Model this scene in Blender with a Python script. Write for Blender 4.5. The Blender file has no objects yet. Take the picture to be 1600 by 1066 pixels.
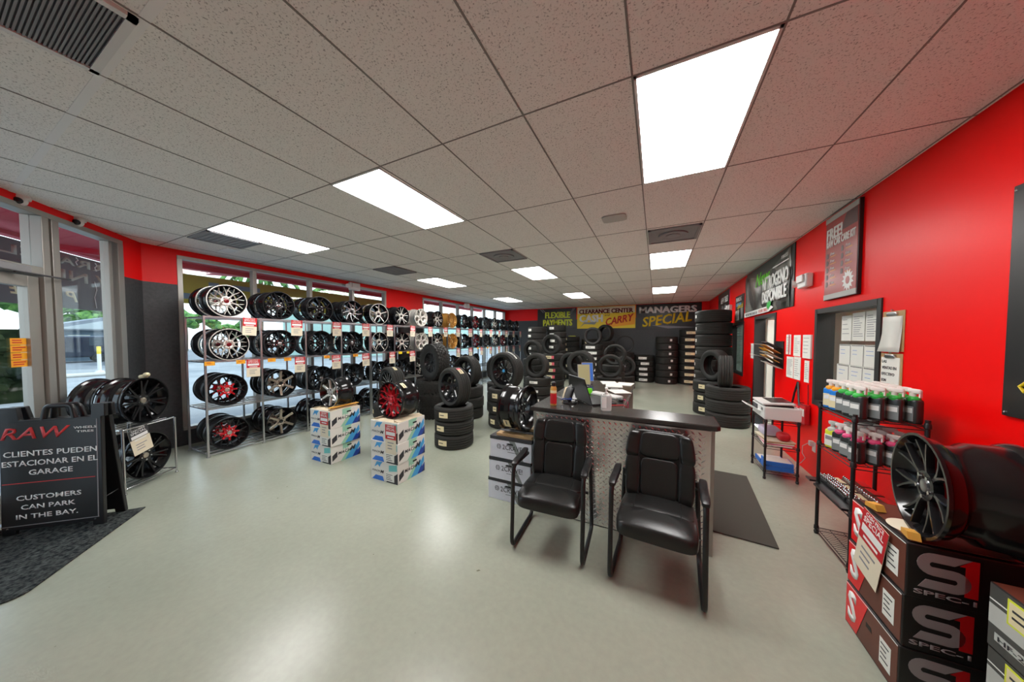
import bpy, bmesh, math, random
from mathutils import Vector, Matrix
random.seed(7)
C = bpy.context.scene.collection
SC = bpy.context.scene
PI = math.pi
def R(d): return math.radians(d)

# ------------------------------------------------------------------ camera
EYE = 1.69
cam = bpy.data.cameras.new('camera')
cam.sensor_width = 36.0
cam.lens = 464.81 / 1600 * 36.0
cam.shift_y = 11.23 / 1600
cam.clip_start = 0.03; cam.clip_end = 400
camo = bpy.data.objects.new('camera', cam); C.objects.link(camo)
camo.location = (0, 0, EYE)
camo.rotation_euler = (R(90 - 1.967), 0, R(25.893))
SC.camera = camo

# ------------------------------------------------------------------ view, sky, sun
SC.view_settings.view_transform = 'Standard'
SC.view_settings.look = 'None'
SC.view_settings.gamma = 1.0
SC.view_settings.use_curve_mapping = False
SC.view_settings.exposure = 0.46
LAMP = 16.5          # strength of the ceiling troffers
SKY = 2.1
w = bpy.data.worlds.new('sky'); SC.world = w; w.use_nodes = True
nt = w.node_tree; nt.nodes.clear()
out = nt.nodes.new('ShaderNodeOutputWorld'); bg = nt.nodes.new('ShaderNodeBackground')
tc = nt.nodes.new('ShaderNodeTexCoord'); sp = nt.nodes.new('ShaderNodeSeparateXYZ'); rp = nt.nodes.new('ShaderNodeValToRGB')
nt.links.new(tc.outputs['Generated'], sp.inputs[0]); nt.links.new(sp.outputs['Z'], rp.inputs[0])
rp.color_ramp.elements[0].position = 0.0; rp.color_ramp.elements[0].color = (.82, .91, 1, 1)
rp.color_ramp.elements[1].position = 0.6; rp.color_ramp.elements[1].color = (.62, .80, 1, 1)
nt.links.new(rp.outputs[0], bg.inputs[0]); bg.inputs[1].default_value = SKY
nt.links.new(bg.outputs[0], out.inputs[0])
sun = bpy.data.lights.new('sun', 'SUN'); sun.energy = 1.3; sun.angle = R(12); sun.color = (1, .96, .9)
suno = bpy.data.objects.new('sun', sun); C.objects.link(suno); suno.rotation_euler = (R(38), 0, R(150)); suno.location = (-12, 0, 20)
SC.cycles.max_bounces = 8; SC.cycles.diffuse_bounces = 4; SC.cycles.transparent_max_bounces = 12
SC.cycles.sample_clamp_indirect = 4.0
SC.cycles.use_denoising = True

# ------------------------------------------------------------------ materials
M = {}
def mat(name, col, rough=.5, metal=0.0, spec=.5, emit=None, es=0.0, coat=0.0):
    m = bpy.data.materials.new(name); m.use_nodes = True
    b = m.node_tree.nodes['Principled BSDF']
    b.inputs['Base Color'].default_value = (*col, 1); b.inputs['Roughness'].default_value = rough
    b.inputs['Metallic'].default_value = metal; b.inputs['Specular IOR Level'].default_value = spec
    b.inputs['Coat Weight'].default_value = coat; b.inputs['Coat Roughness'].default_value = .08
    if emit: b.inputs['Emission Color'].default_value = (*emit, 1); b.inputs['Emission Strength'].default_value = es
    m.diffuse_color = (*col, 1); M[name] = m
    return m
def nodes(m): return m.node_tree, m.node_tree.nodes['Principled BSDF']
def noise_col(m, c1, c2, scale, detail=4, lo=.35, hi=.65, coord='Object', rough=None, bump=0, bscale=None):
    t, b = nodes(m); n = t.nodes
    tc = n.new('ShaderNodeTexCoord'); ns = n.new('ShaderNodeTexNoise'); rp = n.new('ShaderNodeValToRGB')
    ns.inputs['Scale'].default_value = scale; ns.inputs['Detail'].default_value = detail
    t.links.new(tc.outputs[coord], ns.inputs['Vector']); t.links.new(ns.outputs['Fac'], rp.inputs[0])
    rp.color_ramp.elements[0].position = lo; rp.color_ramp.elements[0].color = (*c1, 1)
    rp.color_ramp.elements[1].position = hi; rp.color_ramp.elements[1].color = (*c2, 1)
    t.links.new(rp.outputs[0], b.inputs['Base Color'])
    if bump:
        n2 = n.new('ShaderNodeTexNoise'); n2.inputs['Scale'].default_value = bscale or scale; n2.inputs['Detail'].default_value = 6
        t.links.new(tc.outputs[coord], n2.inputs['Vector'])
        bp = n.new('ShaderNodeBump'); bp.inputs['Strength'].default_value = bump; bp.inputs['Distance'].default_value = .01
        t.links.new(n2.outputs['Fac'], bp.inputs['Height']); t.links.new(bp.outputs[0], b.inputs['Normal'])
    return rp
def bump_noise(m, scale, strength, dist=.004):
    t, b = nodes(m); n = t.nodes
    tc = n.new('ShaderNodeTexCoord'); ns = n.new('ShaderNodeTexNoise'); ns.inputs['Scale'].default_value = scale; ns.inputs['Detail'].default_value = 5
    bp = n.new('ShaderNodeBump'); bp.inputs['Strength'].default_value = strength; bp.inputs['Distance'].default_value = dist
    t.links.new(tc.outputs['Object'], ns.inputs['Vector']); t.links.new(ns.outputs['Fac'], bp.inputs['Height']); t.links.new(bp.outputs[0], b.inputs['Normal'])

# floor: sealed concrete, mottled, soft gloss
m = mat('floor', (.32, .33, .28), .3, spec=.55)
t, b = nodes(m); n = t.nodes
tc = n.new('ShaderNodeTexCoord'); n1 = n.new('ShaderNodeTexNoise'); n1.inputs['Scale'].default_value = .9; n1.inputs['Detail'].default_value = 8; n1.inputs['Roughness'].default_value = .62
r1 = n.new('ShaderNodeValToRGB'); r1.color_ramp.elements[0].position = .12; r1.color_ramp.elements[1].position = .92
r1.color_ramp.elements[0].color = (.31, .335, .27, 1); r1.color_ramp.elements[1].color = (.43, .445, .36, 1)
t.links.new(tc.outputs['Object'], n1.inputs['Vector']); t.links.new(n1.outputs['Fac'], r1.inputs[0])
n2 = n.new('ShaderNodeTexNoise'); n2.inputs['Scale'].default_value = 26; n2.inputs['Detail'].default_value = 5
mx = n.new('ShaderNodeMixRGB'); mx.blend_type = 'OVERLAY'; mx.inputs[0].default_value = .09
t.links.new(tc.outputs['Object'], n2.inputs['Vector']); t.links.new(r1.outputs[0], mx.inputs[1]); t.links.new(n2.outputs['Fac'], mx.inputs[2]); n4 = n.new('ShaderNodeTexNoise'); n4.inputs['Scale'].default_value = 11; n4.inputs['Detail'].default_value = 3
r4 = n.new('ShaderNodeValToRGB'); r4.color_ramp.elements[0].position = .745; r4.color_ramp.elements[1].position = .765; r4.color_ramp.elements[0].color = (1, 1, 1, 1); r4.color_ramp.elements[1].color = (.42, .40, .34, 1)
m4 = n.new('ShaderNodeMixRGB'); m4.blend_type = 'MULTIPLY'; m4.inputs[0].default_value = 1
t.links.new(tc.outputs['Object'], n4.inputs['Vector']); t.links.new(n4.outputs['Fac'], r4.inputs[0]); t.links.new(mx.outputs[0], m4.inputs[1]); t.links.new(r4.outputs[0], m4.inputs[2]); t.links.new(m4.outputs[0], b.inputs['Base Color'])
n3 = n.new('ShaderNodeTexNoise'); n3.inputs['Scale'].default_value = 2.2; n3.inputs['Detail'].default_value = 7
mr = n.new('ShaderNodeMapRange'); mr.inputs['To Min'].default_value = .16; mr.inputs['To Max'].default_value = .34
t.links.new(tc.outputs['Object'], n3.inputs['Vector']); t.links.new(n3.outputs['Fac'], mr.inputs[0]); b.inputs['Roughness'].default_value = .27
bp = n.new('ShaderNodeBump'); bp.inputs['Strength'].default_value = .03; bp.inputs['Distance'].default_value = .01
t.links.new(n3.outputs['Fac'], bp.inputs['Height']); t.links.new(bp.outputs[0], b.inputs['Normal'])

# ceiling tile: pitted mineral fibre
m = mat('ceiling_tile', (.62, .6, .57), .95, spec=.1)
t, b = nodes(m); n = t.nodes
tc = n.new('ShaderNodeTexCoord'); n1 = n.new('ShaderNodeTexNoise'); n1.inputs['Scale'].default_value = 105; n1.inputs['Detail'].default_value = 3; n1.inputs['Roughness'].default_value = .7
r1 = n.new('ShaderNodeValToRGB'); r1.color_ramp.elements[0].position = .35; r1.color_ramp.elements[1].position = .43
r1.color_ramp.elements[0].color = (.40, .39, .37, 1); r1.color_ramp.elements[1].color = (.90, .885, .85, 1)
t.links.new(tc.outputs['Object'], n1.inputs['Vector']); t.links.new(n1.outputs['Fac'], r1.inputs[0]); t.links.new(r1.outputs[0], b.inputs['Base Color'])
bp = n.new('ShaderNodeBump'); bp.inputs['Strength'].default_value = .4; bp.inputs['Distance'].default_value = .004
t.links.new(n1.outputs['Fac'], bp.inputs['Height']); t.links.new(bp.outputs[0], b.inputs['Normal'])

# red paint and the two-tone wall (red band above dark grey)
RED = (.92, .001, .001)
m = mat('red_paint', RED, .38, spec=.2); bump_noise(m, 14, .05)
m = mat('two_tone_paint', (.05, .05, .055), .5, spec=.35)
t, b = nodes(m); n = t.nodes
tc = n.new('ShaderNodeTexCoord'); sx = n.new('ShaderNodeSeparateXYZ'); gt = n.new('ShaderNodeMath'); gt.operation = 'GREATER_THAN'; gt.inputs[1].default_value = 2.51
n1 = n.new('ShaderNodeTexNoise'); n1.inputs['Scale'].default_value = 30; n1.inputs['Detail'].default_value = 6
r1 = n.new('ShaderNodeValToRGB'); r1.color_ramp.elements[0].color = (.028, .03, .033, 1); r1.color_ramp.elements[1].color = (.075, .077, .08, 1)
t.links.new(tc.outputs['Object'], n1.inputs['Vector']); t.links.new(n1.outputs['Fac'], r1.inputs[0])
mx = n.new('ShaderNodeMixRGB'); t.links.new(tc.outputs['Object'], sx.inputs[0]); t.links.new(sx.outputs['Z'], gt.inputs[0]); t.links.new(gt.outputs[0], mx.inputs[0])
t.links.new(r1.outputs[0], mx.inputs[1]); mx.inputs[2].default_value = (*RED, 1); t.links.new(mx.outputs[0], b.inputs['Base Color'])

mat('dark_trim', (.022, .024, .024), .5)
m = mat('aluminium', (.37, .355, .32), .42, .55)
mat('alum_dark', (.02, .022, .026), .4)
mat('white_wall', (.72, .74, .66), .8)
mat('seam', (.24, .23, .215), .8); mat('tee', (.86, .86, .85), .7)
mat('lamp', (1, 1, 1), .5, emit=(1, .99, .97), es=LAMP)
mat('white_metal', (.75, .75, .74), .4)
mat('white_plastic', (.78, .78, .76), .4)
mat('grille', (.26, .26, .27), .6)
mat('grille_dark', (.06, .06, .065), .8)
mat('black_plastic', (.012, .012, .013), .35)
mat('black_metal', (.012, .012, .013), .4, .0)
mat('black_gloss', (.008, .008, .009), .16, .0, spec=.45, coat=.15)
mat('black_satin', (.014, .014, .015), .28, .2)
mat('chrome', (.62, .63, .65), .16, 1.0)
mat('steel', (.55, .56, .58), .3, 1.0)
mat('silver', (.62, .60, .56), .28, .9)
mat('silver_bright', (.76, .74, .68), .38, .6)
mat('bronze', (.60, .31, .07), .38, .4)
mat('champagne', (.50, .44, .36), .3, .8)
mat('wheel_red', (.62, .008, .018), .22, .2, coat=.4)
mat('wheel_darkred', (.16, .008, .012), .22, .3, coat=.4)
m = mat('rubber', (.021, .021, .019), .55, spec=.4)
m = mat('tread', (.024, .023, .020), .62, spec=.35)
t, b = nodes(m); n = t.nodes
uv = n.new('ShaderNodeUVMap'); wv = n.new('ShaderNodeTexWave'); wv.inputs['Scale'].default_value = 26; wv.inputs['Distortion'].default_value = 0; wv.bands_direction = 'DIAGONAL'
bp = n.new('ShaderNodeBump'); bp.inputs['Strength'].default_value = .5; bp.inputs['Distance'].default_value = .004
t.links.new(uv.outputs[0], wv.inputs['Vector']); t.links.new(wv.outputs['Fac'], bp.inputs['Height']); t.links.new(bp.outputs[0], b.inputs['Normal'])
m = mat('leather', (.013, .013, .0125), .31, spec=.5); bump_noise(m, 110, .25, .002)
mat('seam_black', (.006, .006, .006), .6)
m = mat('mat_brown', (.085, .08, .068), .95, spec=.1); bump_noise(m, 260, .6, .004)
m = mat('mat_dark', (.04, .045, .045), 1, spec=.05); noise_col(m, (.015, .018, .02), (.10, .11, .105), 45, 6, .35, .7, bump=.8, bscale=150)
mat('counter_top', (.035, .032, .03), .22, spec=.5)
m = mat('wood_panel', (.10, .06, .04), .5); noise_col(m, (.06, .035, .025), (.13, .08, .055), 6)
mat('diamond', (.86, .86, .85), .23, .85)
mat('paper', (.80, .80, .74), .8); mat('paper_cream', (.76, .68, .52), .8)
mat('ink', (.03, .03, .035), .7); mat('ink_grey', (.25, .25, .27), .7)
mat('white', (.82, .82, .8), .6); mat('white_ink', (.85, .85, .83), .6)
mat('red_ink', (.55, .012, .02), .5); mat('sign_red', (.62, .03, .03), .45)
mat('yellow', (.85, .62, .02), .5); mat('yellow_green', (.72, .78, .05), .5); mat('orange', (.88, .38, .015), .55)
mat('sticker', (.78, .68, .42), .6); mat('sticker_pink', (.75, .12, .16), .6)
mat('card_white', (.76, .74, .69), .75); mat('card_shade', (.70, .72, .80), .75)
m = mat('cardboard', (.50, .32, .14), .85); mat('cardboard_dark', (.16, .05, .03), .7)
mat('tan_flap', (.62, .52, .36), .85); mat('tape_orange', (.72, .36, .06), .5)
mat('blue', (.02, .16, .62), .45); mat('blue_deep', (.01, .05, .33), .45); mat('teal', (.16, .55, .55), .5); mat('sky_blue', (.06, .36, .72), .5); mat('mint', (.33, .62, .45), .5)
mat('navy', (.015, .02, .09), .5); mat('green', (.03, .45, .06), .45); mat('green_bright', (.16, .75, .02), .45)
mat('pink', (.72, .06, .2), .35); mat('clear_cap', (.80, .74, .70), .3); mat('bottle_dark', (.035, .04, .04), .25); mat('bottle_blue', (.02, .22, .72), .3)
mat('label_grey', (.22, .24, .24), .5)
mat('spec_black', (.012, .009, .009), .45); mat('spec_red', (.78, .008, .012), .4); mat('spec_grey', (.42, .36, .38), .5); mat('spec_brown', (.13, .035, .02), .5)
mat('mesh_grey', (.07, .07, .065), .5); mat('light_grey', (.48, .49, .46), .6)
mat('poster_red', (.36, .05, .045), .3); mat('poster_dark', (.09, .05, .05), .4)
mat('banner_black', (.018, .018, .018), .35); mat('banner_olive', (.36, .34, .05), .8)
mat('banner_grey', (.13, .115, .12), .7); mat('letter_pale', (.42, .40, .34), .7)
m = mat('smoke_print', (.1, .1, .08), .3); noise_col(m, (.014, .015, .014), (.34, .34, .29), 2.2, 5, .38, .70)
m = mat('olive_paper', (.42, .40, .20), .6); mat('wood', (.45, .28, .12), .6)
mat('purple_white', (.62, .56, .72), .5); mat('ply', (.55, .36, .17), .7)
# glass pane: clear to light, mirror by Fresnel
m = bpy.data.materials.new('glass_pane'); m.use_nodes = True; M['glass_pane'] = m
t = m.node_tree; t.nodes.clear(); o = t.nodes.new('ShaderNodeOutputMaterial'); mi = t.nodes.new('ShaderNodeMixShader'); tr = t.nodes.new('ShaderNodeBsdfTransparent'); gl = t.nodes.new('ShaderNodeBsdfGlossy'); fr = t.nodes.new('ShaderNodeMath'); lw = t.nodes.new('ShaderNodeLayerWeight'); pw = t.nodes.new('ShaderNodeMath'); pw.operation = 'POWER'; pw.inputs[1].default_value = 4; fr.operation = 'MULTIPLY_ADD'; fr.inputs[1].default_value = .6; fr.inputs[2].default_value = .03
t.links.new(lw.outputs['Facing'], pw.inputs[0]); t.links.new(pw.outputs[0], fr.inputs[0])
tr.inputs[0].default_value = (.93, .96, .95, 1); gl.inputs['Roughness'].default_value = .02; 
t.links.new(fr.outputs[0], mi.inputs[0]); t.links.new(tr.outputs[0], mi.inputs[1]); t.links.new(gl.outputs[0], mi.inputs[2]); t.links.new(mi.outputs[0], o.inputs[0])
def tinted(name, col, k):
    m = bpy.data.materials.new(name); m.use_nodes = True; M[name] = m
    t = m.node_tree; b = t.nodes['Principled BSDF']; b.inputs['Base Color'].default_value = (*col, 1); b.inputs['Roughness'].default_value = .12
    o = t.nodes['Material Output']; mi = t.nodes.new('ShaderNodeMixShader'); tr = t.nodes.new('ShaderNodeBsdfTransparent'); tr.inputs[0].default_value = (*col, 1); mi.inputs[0].default_value = k
    t.links.new(tr.outputs[0], mi.inputs[1]); t.links.new(b.outputs[0], mi.inputs[2]); t.links.new(mi.outputs[0], o.inputs[0])
tinted('clear_plastic', (.92, .93, .92), .35)
# outside
m = mat('concrete_out', (.6, .61, .61), .9); noise_col(m, (.25, .265, .28), (.33, .345, .36), .6, 5)
mat('asphalt', (.20, .215, .235), .9); mat('kerb', (.5, .48, .44), .9)
m = mat('leaf', (.07, .2, .04), .8); noise_col(m, (.02, .09, .02), (.16, .34, .07), 3, 5)
m = mat('hedge', (.02, .035, .015), .95, spec=.05); noise_col(m, (.006, .012, .006), (.035, .045, .02), 2, 6)
mat('bark', (.16, .11, .07), .9); mat('mint_wall', (.42, .60, .53), .8); mat('yellow_wall', (.62, .54, .22), .8)
mat('house_wall', (.16, .24, .32), .8); mat('house_white', (.45, .5, .52), .8); mat('roof', (.22, .25, .29), .8); mat('car_dark', (.015, .025, .05), .2, .3, coat=.6); mat('car_glass', (.04, .06, .08), .1)
mat('soffit_red', (.55, .03, .06), .6)

# ------------------------------------------------------------------ mesh builder
class MB:
    def __init__(s): s.v = []; s.f = []; s.m = []; s.uv = {}
    def add(s, vs, fs, m=0):
        o = len(s.v); s.v += [tuple(p) for p in vs]
        for f in fs: s.f.append(tuple(i + o for i in f)); s.m.append(m)
        return o
    def box(s, c, d, m=0, rz=0, mtx=None):
        x, y, z = [k / 2 for k in d]
        vs = [Vector((a * x, b * y, e * z)) for e in (-1, 1) for b in (-1, 1) for a in (-1, 1)]
        q = Matrix.Rotation(rz, 3, 'Z') if rz else None
        if mtx is not None: q = mtx
        if q is not None: vs = [q @ v for v in vs]
        c = Vector(c)
        s.add([v + c for v in vs], [(0, 2, 3, 1), (4, 5, 7, 6), (0, 1, 5, 4), (2, 6, 7, 3), (0, 4, 6, 2), (1, 3, 7, 5)], m)
        return s
    def bb(s, a, b, m=0):
        return s.box([(a[i] + b[i]) / 2 for i in range(3)], [abs(b[i] - a[i]) for i in range(3)], m)
    def tube(s, pts, r, n=8, m=0, cap=True, closed=False):
        pts = [Vector(p) for p in pts]; N = len(pts); rings = []
        rr = r if isinstance(r, (list, tuple)) else [r] * N
        prev = None
        for i, p in enumerate(pts):
            if closed: tg = (pts[(i + 1) % N] - pts[i - 1])
            else: tg = (pts[min(i + 1, N - 1)] - pts[max(i - 1, 0)])
            tg.normalize()
            if prev is None:
                a = Vector((0, 0, 1)) if abs(tg.z) < .9 else Vector((1, 0, 0))
                sd = tg.cross(a).normalized()
            else:
                sd = (prev - tg * prev.dot(tg)).normalized()
            prev = sd; up = sd.cross(tg)
            rings.append([p + (sd * math.cos(2 * PI * k / n) + up * math.sin(2 * PI * k / n)) * rr[i] for k in range(n)])
        vs = [v for rg in rings for v in rg]; fs = []
        for i in range(N if closed else N - 1):
            j = (i + 1) % N
            for k in range(n): fs.append((i * n + k, i * n + (k + 1) % n, j * n + (k + 1) % n, j * n + k))
        if cap and not closed: fs.append(tuple(range(n))[::-1]); fs.append(tuple((N - 1) * n + k for k in range(n)))
        s.add(vs, fs, m); return s
    def rtube(s, pts, r, bend=.05, n=8, m=0, seg=4, closed=False):   # polyline with rounded corners
        pts = [Vector(p) for p in pts]; o = []; N = len(pts)
        for i, p in enumerate(pts):
            if not closed and i in (0, N - 1): o.append(p); continue
            a = pts[i - 1]; b = pts[(i + 1) % N]
            d1 = (a - p); d2 = (b - p); k = min(bend, d1.length * .45, d2.length * .45)
            p1 = p + d1.normalized() * k; p2 = p + d2.normalized() * k
            for q in range(seg + 1):
                u = q / seg; o.append(p1 * (1 - u) ** 2 + p * 2 * u * (1 - u) + p2 * u * u)
        return s.tube(o, r, n, m, closed=closed)
    def lathe(s, prof, n=32, axis='Z', c=(0, 0, 0), m=0, closed=False, mats=None, uvk=None):
        c = Vector(c); P = len(prof); vs = []
        for j in range(n):
            t = 2 * PI * j / n; cs, sn = math.cos(t), math.sin(t)
            for a, r in prof:
                vs.append(c + (Vector((a, r * cs, r * sn)) if axis == 'X' else Vector((r * cs, r * sn, a)) if axis == 'Z' else Vector((r * cs, a, r * sn))))
        o = len(s.v); s.v += [tuple(v) for v in vs]
        for j in range(n):
            j2 = (j + 1) % n
            for i in range(P if closed else P - 1):
                i2 = (i + 1) % P
                if uvk: s.uv[len(s.f)] = [(j / n * uvk, prof[i][0] * 4), (j / n * uvk, prof[i2][0] * 4), ((j + 1) / n * uvk, prof[i2][0] * 4), ((j + 1) / n * uvk, prof[i][0] * 4)]
                s.f.append((o + j * P + i, o + j * P + i2, o + j2 * P + i2, o + j2 * P + i)); s.m.append(mats[i] if mats else m)
        if not closed:
            if prof[0][1] > 1e-5: s.f.append(tuple(o + j * P for j in range(n))[::-1]); s.m.append(mats[0] if mats else m)
            if prof[-1][1] > 1e-5: s.f.append(tuple(o + j * P + P - 1 for j in range(n))); s.m.append(mats[-1] if mats else m)
        return s
    def cyl(s, c, r, h, n=16, axis='Z', m=0): return s.lathe([(-h / 2, r), (h / 2, r)], n, axis, c, m)
    def prism(s, poly, o, rt, up, th, m=0):      # poly in (right, up) metres, thickness along right x up
        o = Vector(o); rt = Vector(rt); up = Vector(up); nn = rt.cross(up).normalized(); N = len(poly)
        a = [o + rt * x + up * y for x, y in poly]; b = [p + nn * th for p in a]
        s.add(a + b, [tuple(range(N))[::-1], tuple(range(N, 2 * N))] + [(i, (i + 1) % N, N + (i + 1) % N, N + i) for i in range(N)], m); return s
    def superel(s, c, d, e1=.35, e2=.35, n=20, k=12, m=0, fn=None):
        def sp(v, e): return math.copysign(abs(v) ** e, v)
        vs = []; c = Vector(c)
        for i in range(k + 1):
            a = -PI / 2 + PI * i / k
            for j in range(n):
                w_ = -PI + 2 * PI * j / n
                p = Vector((d[0] / 2 * sp(math.cos(a), e1) * sp(math.cos(w_), e2), d[1] / 2 * sp(math.cos(a), e1) * sp(math.sin(w_), e2), d[2] / 2 * sp(math.sin(a), e1)))
                if fn: p = fn(p)
                vs.append(p + c)
        fs = [(i * n + j, i * n + (j + 1) % n, (i + 1) * n + (j + 1) % n, (i + 1) * n + j) for i in range(k) for j in range(n)]
        s.add(vs, fs, m); return s
    def ico(s, c, r, sq=(1, 1, 1), jit=.0, sub=1, m=0, rnd=random):
        bm = bmesh.new(); bmesh.ops.create_icosphere(bm, subdivisions=sub, radius=1)
        vs = []
        for v in bm.verts:
            k = r * (1 + rnd.uniform(-jit, jit)); vs.append((c[0] + v.co.x * k * sq[0], c[1] + v.co.y * k * sq[1], c[2] + v.co.z * k * sq[2]))
        fs = [tuple(v.index for v in f.verts) for f in bm.faces]; bm.free(); s.add(vs, fs, m); return s
    def mesh(s, name, mats, smooth=True, angle=38):
        me = bpy.data.meshes.new(name); me.from_pydata(s.v, [], s.f)
        for k in (mats if isinstance(mats, (list, tuple)) else [mats]): me.materials.append(M[k] if isinstance(k, str) else k)
        me.polygons.foreach_set('material_index', s.m)
        if s.uv:
            ul = me.uv_layers.new(name='UVMap')
            for fi, u in s.uv.items():
                p = me.polygons[fi]
                for q, li in enumerate(p.loop_indices): ul.data[li].uv = u[q]
        bm = bmesh.new(); bm.from_mesh(me); bmesh.ops.recalc_face_normals(bm, faces=bm.faces); bm.to_mesh(me); bm.free()
        if smooth:
            me.polygons.foreach_set('use_smooth', [True] * len(me.polygons)); me.set_sharp_from_angle(angle=R(angle))
        me.update(); return me
    def build(s, name, mats, parent=None, loc=None, rz=0, smooth=True, label=None, bevel=0, angle=38):
        return link(name, s.mesh(name, mats, smooth, angle), parent, loc, rz, label, bevel)
def link(name, me, parent=None, loc=None, rz=0, label=None, bevel=0):
    o = bpy.data.objects.new(name, me); C.objects.link(o)
    if parent is not None: o.parent = parent
    if loc is not None: o.location = loc
    if rz: o.rotation_euler = (0, 0, rz)
    if label: o['label'] = label
    if bevel:
        b = o.modifiers.new('bevel', 'BEVEL'); b.width = bevel; b.segments = 2; b.limit_method = 'ANGLE'; b.angle_limit = R(40)
    return o
LABELS = {}
def tag(o, label, cat, group=None):
    o['label'] = label; o['category'] = cat
    if group: o['group'] = group
    nw = len(label.split())
    if nw < 4 or nw > 16: print('LABEL LENGTH', nw, label)
    if label in LABELS: print('LABEL TWICE', label)
    LABELS[label] = 1
    return o
def thing(name, label, cat, loc=(0, 0, 0), rz=0, group=None):
    o = bpy.data.objects.new(name, None); C.objects.link(o); o.empty_display_size = .1
    o.location = loc; o.rotation_euler = (0, 0, rz); return tag(o, label, cat, group)
def struct(o): o['kind'] = 'structure'; return o
def dup(src, loc, rot, label, cat, group=None):
    def cp(o, par):
        c = o.copy(); C.objects.link(c)
        if par is not None: c.parent = par
        for ch in KIDS.get(o.name, []): cp(ch, c)
        return c
    r = cp(src, None); r.location = loc; r.rotation_euler = rot if not isinstance(rot, (int, float)) else (0, 0, rot)
    return tag(r, label, cat, group)
KIDS = {}
def remember(root):                       # children table, so copies need no scene search
    for o in [root] + list(root.children_recursive): KIDS[o.name] = list(o.children)
    return root
ORD = ['first', 'second', 'third', 'fourth', 'fifth', 'sixth', 'seventh', 'eighth', 'ninth', 'tenth', 'eleventh', 'twelfth', 'thirteenth', 'fourteenth', 'fifteenth', 'sixteenth']

def text(parent, s, o, rt, up, w, h, m, name='lettering', th=.0015, bold=.0, shear=0, space=1.0, fit=True, label=None):
    cu = bpy.data.curves.new('t', 'FONT'); cu.body = s; cu.size = 1; cu.extrude = 0; cu.offset = min(bold, .025); cu.shear = shear; cu.space_character = space; cu.resolution_u = 2
    cu.align_x = 'CENTER'
    ob = bpy.data.objects.new('t', cu); C.objects.link(ob)
    dg = bpy.context.evaluated_depsgraph_get(); me = bpy.data.meshes.new_from_object(ob.evaluated_get(dg))
    bpy.data.objects.remove(ob); bpy.data.curves.remove(cu)
    xs = [v.co.x for v in me.vertices]; ys = [v.co.y for v in me.vertices]
    x0, x1, y0, y1 = min(xs), max(xs), min(ys), max(ys)
    kx = w / (x1 - x0) if w else h / (y1 - y0); ky = h / (y1 - y0) if h else kx
    rt = Vector(rt); up = Vector(up); nn = rt.cross(up).normalized(); o = Vector(o)
    bm = bmesh.new(); bm.from_mesh(me)
    for v in bm.verts: v.co = o + rt * ((v.co.x - (x0 + x1) / 2) * kx) + up * ((v.co.y - (y0 + y1) / 2) * ky)
    if bold > .04:                                  # heavy lettering: the same outline struck again beside itself
        base = bm.faces[:]
        for k in (-1, 1):
            d = bmesh.ops.duplicate(bm, geom=base)
            for e in d['geom']:
                if isinstance(e, bmesh.types.BMVert): e.co += rt * (k * bold * .45 * ky) + nn * (.0001 * k)
    g = bmesh.ops.extrude_face_region(bm, geom=bm.faces[:])
    for e in g['geom']:
        if isinstance(e, bmesh.types.BMVert): e.co += nn * th
    bmesh.ops.recalc_face_normals(bm, faces=bm.faces)
    bm.to_mesh(me); bm.free(); me.name = name; me.materials.clear(); me.materials.append(M[m])
    return link(name, me, parent, label=label)
def decal(parent, name, poly, m, o, rt, up, th=.0012, label=None):
    return MB().prism(poly, o, rt, up, th).build(name, m, parent, smooth=False, label=label)
def rect(x0, y0, x1, y1): return [(x0, y0), (x1, y0), (x1, y1), (x0, y1)]
def lines(parent, o, rt, up, w, n, pitch, hh, m='ink', name='print', seed=1, ragged=.4):   # rows of small print as one mesh
    rd = random.Random(seed); b = MB()
    for i in range(n):
        ww = w * (1 - ragged * rd.random()); b.prism(rect(-w / 2, -i * pitch - hh, -w / 2 + ww, -i * pitch), o, rt, up, .0009)
    return b.build(name, m, parent, smooth=False)
# ------------------------------------------------------------------ room shell (metres; camera at x=0 y=0; +y runs to the back wall)
H = 3.05; XR = 1.74; XL = -6.65; YB = 13.1; YN = -2.7
CH0 = Vector((XL, 1.55, 0)); CHD = Vector((.76, -.65, 0)).normalized(); CHN = Vector((.65, .76, 0)).normalized()   # chamfered entrance wall; CHN points indoors
CHL = 6.4; CHE = CH0 + CHD * CHL
ARZ = math.atan2(CHD.y, CHD.x)
outline = [(XR, YN), (XR, YB), (XL, YB), (XL, CH0.y), (CHE.x, CHE.y), (CHE.x, YN)]
b = MB(); b.prism(outline, (0, 0, -.1), (1, 0, 0), (0, 1, 0), .1); struct(b.build('floor', 'floor', smooth=False))
b = MB(); b.prism(outline, (0, 0, H), (1, 0, 0), (0, 1, 0), .1); struct(b.build('ceiling', 'ceiling_tile', smooth=False))
PX, PY, GX, GY = .6175, 1.207, .175 - .309, 2.31 - .6035
b = MB(); c = MB(); c2 = MB()
k = math.ceil((XL - GX) / PX)
while GX + k * PX < XR - .02:
    x = GX + k * PX; y0 = CH0.y - (x - XL) * .65 / .76 if x < CHE.x else YN
    b.bb((x - .005, y0, H - .0025), (x + .005, YB, H + .01)); k += 1
k = -3
while GY + k * PY < YB:
    y = GY + k * PY; x0 = XL if y > CH0.y else max(XL, CH0.x + (CH0.y - y) * .76 / .65) if y > CHE.y else CHE.x
    w_ = .018 if 0 < y < 1 else .0045; (c if 0 < y < 1 else c2).bb((x0, y - w_, H - .0024), (XR, y + w_, H + .01)); k += 1
struct(b.build('trim_1', 'seam', smooth=False)); struct(c.build('trim_2', 'tee', smooth=False)); struct(c2.build('trim_3', 'seam', smooth=False))

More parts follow.
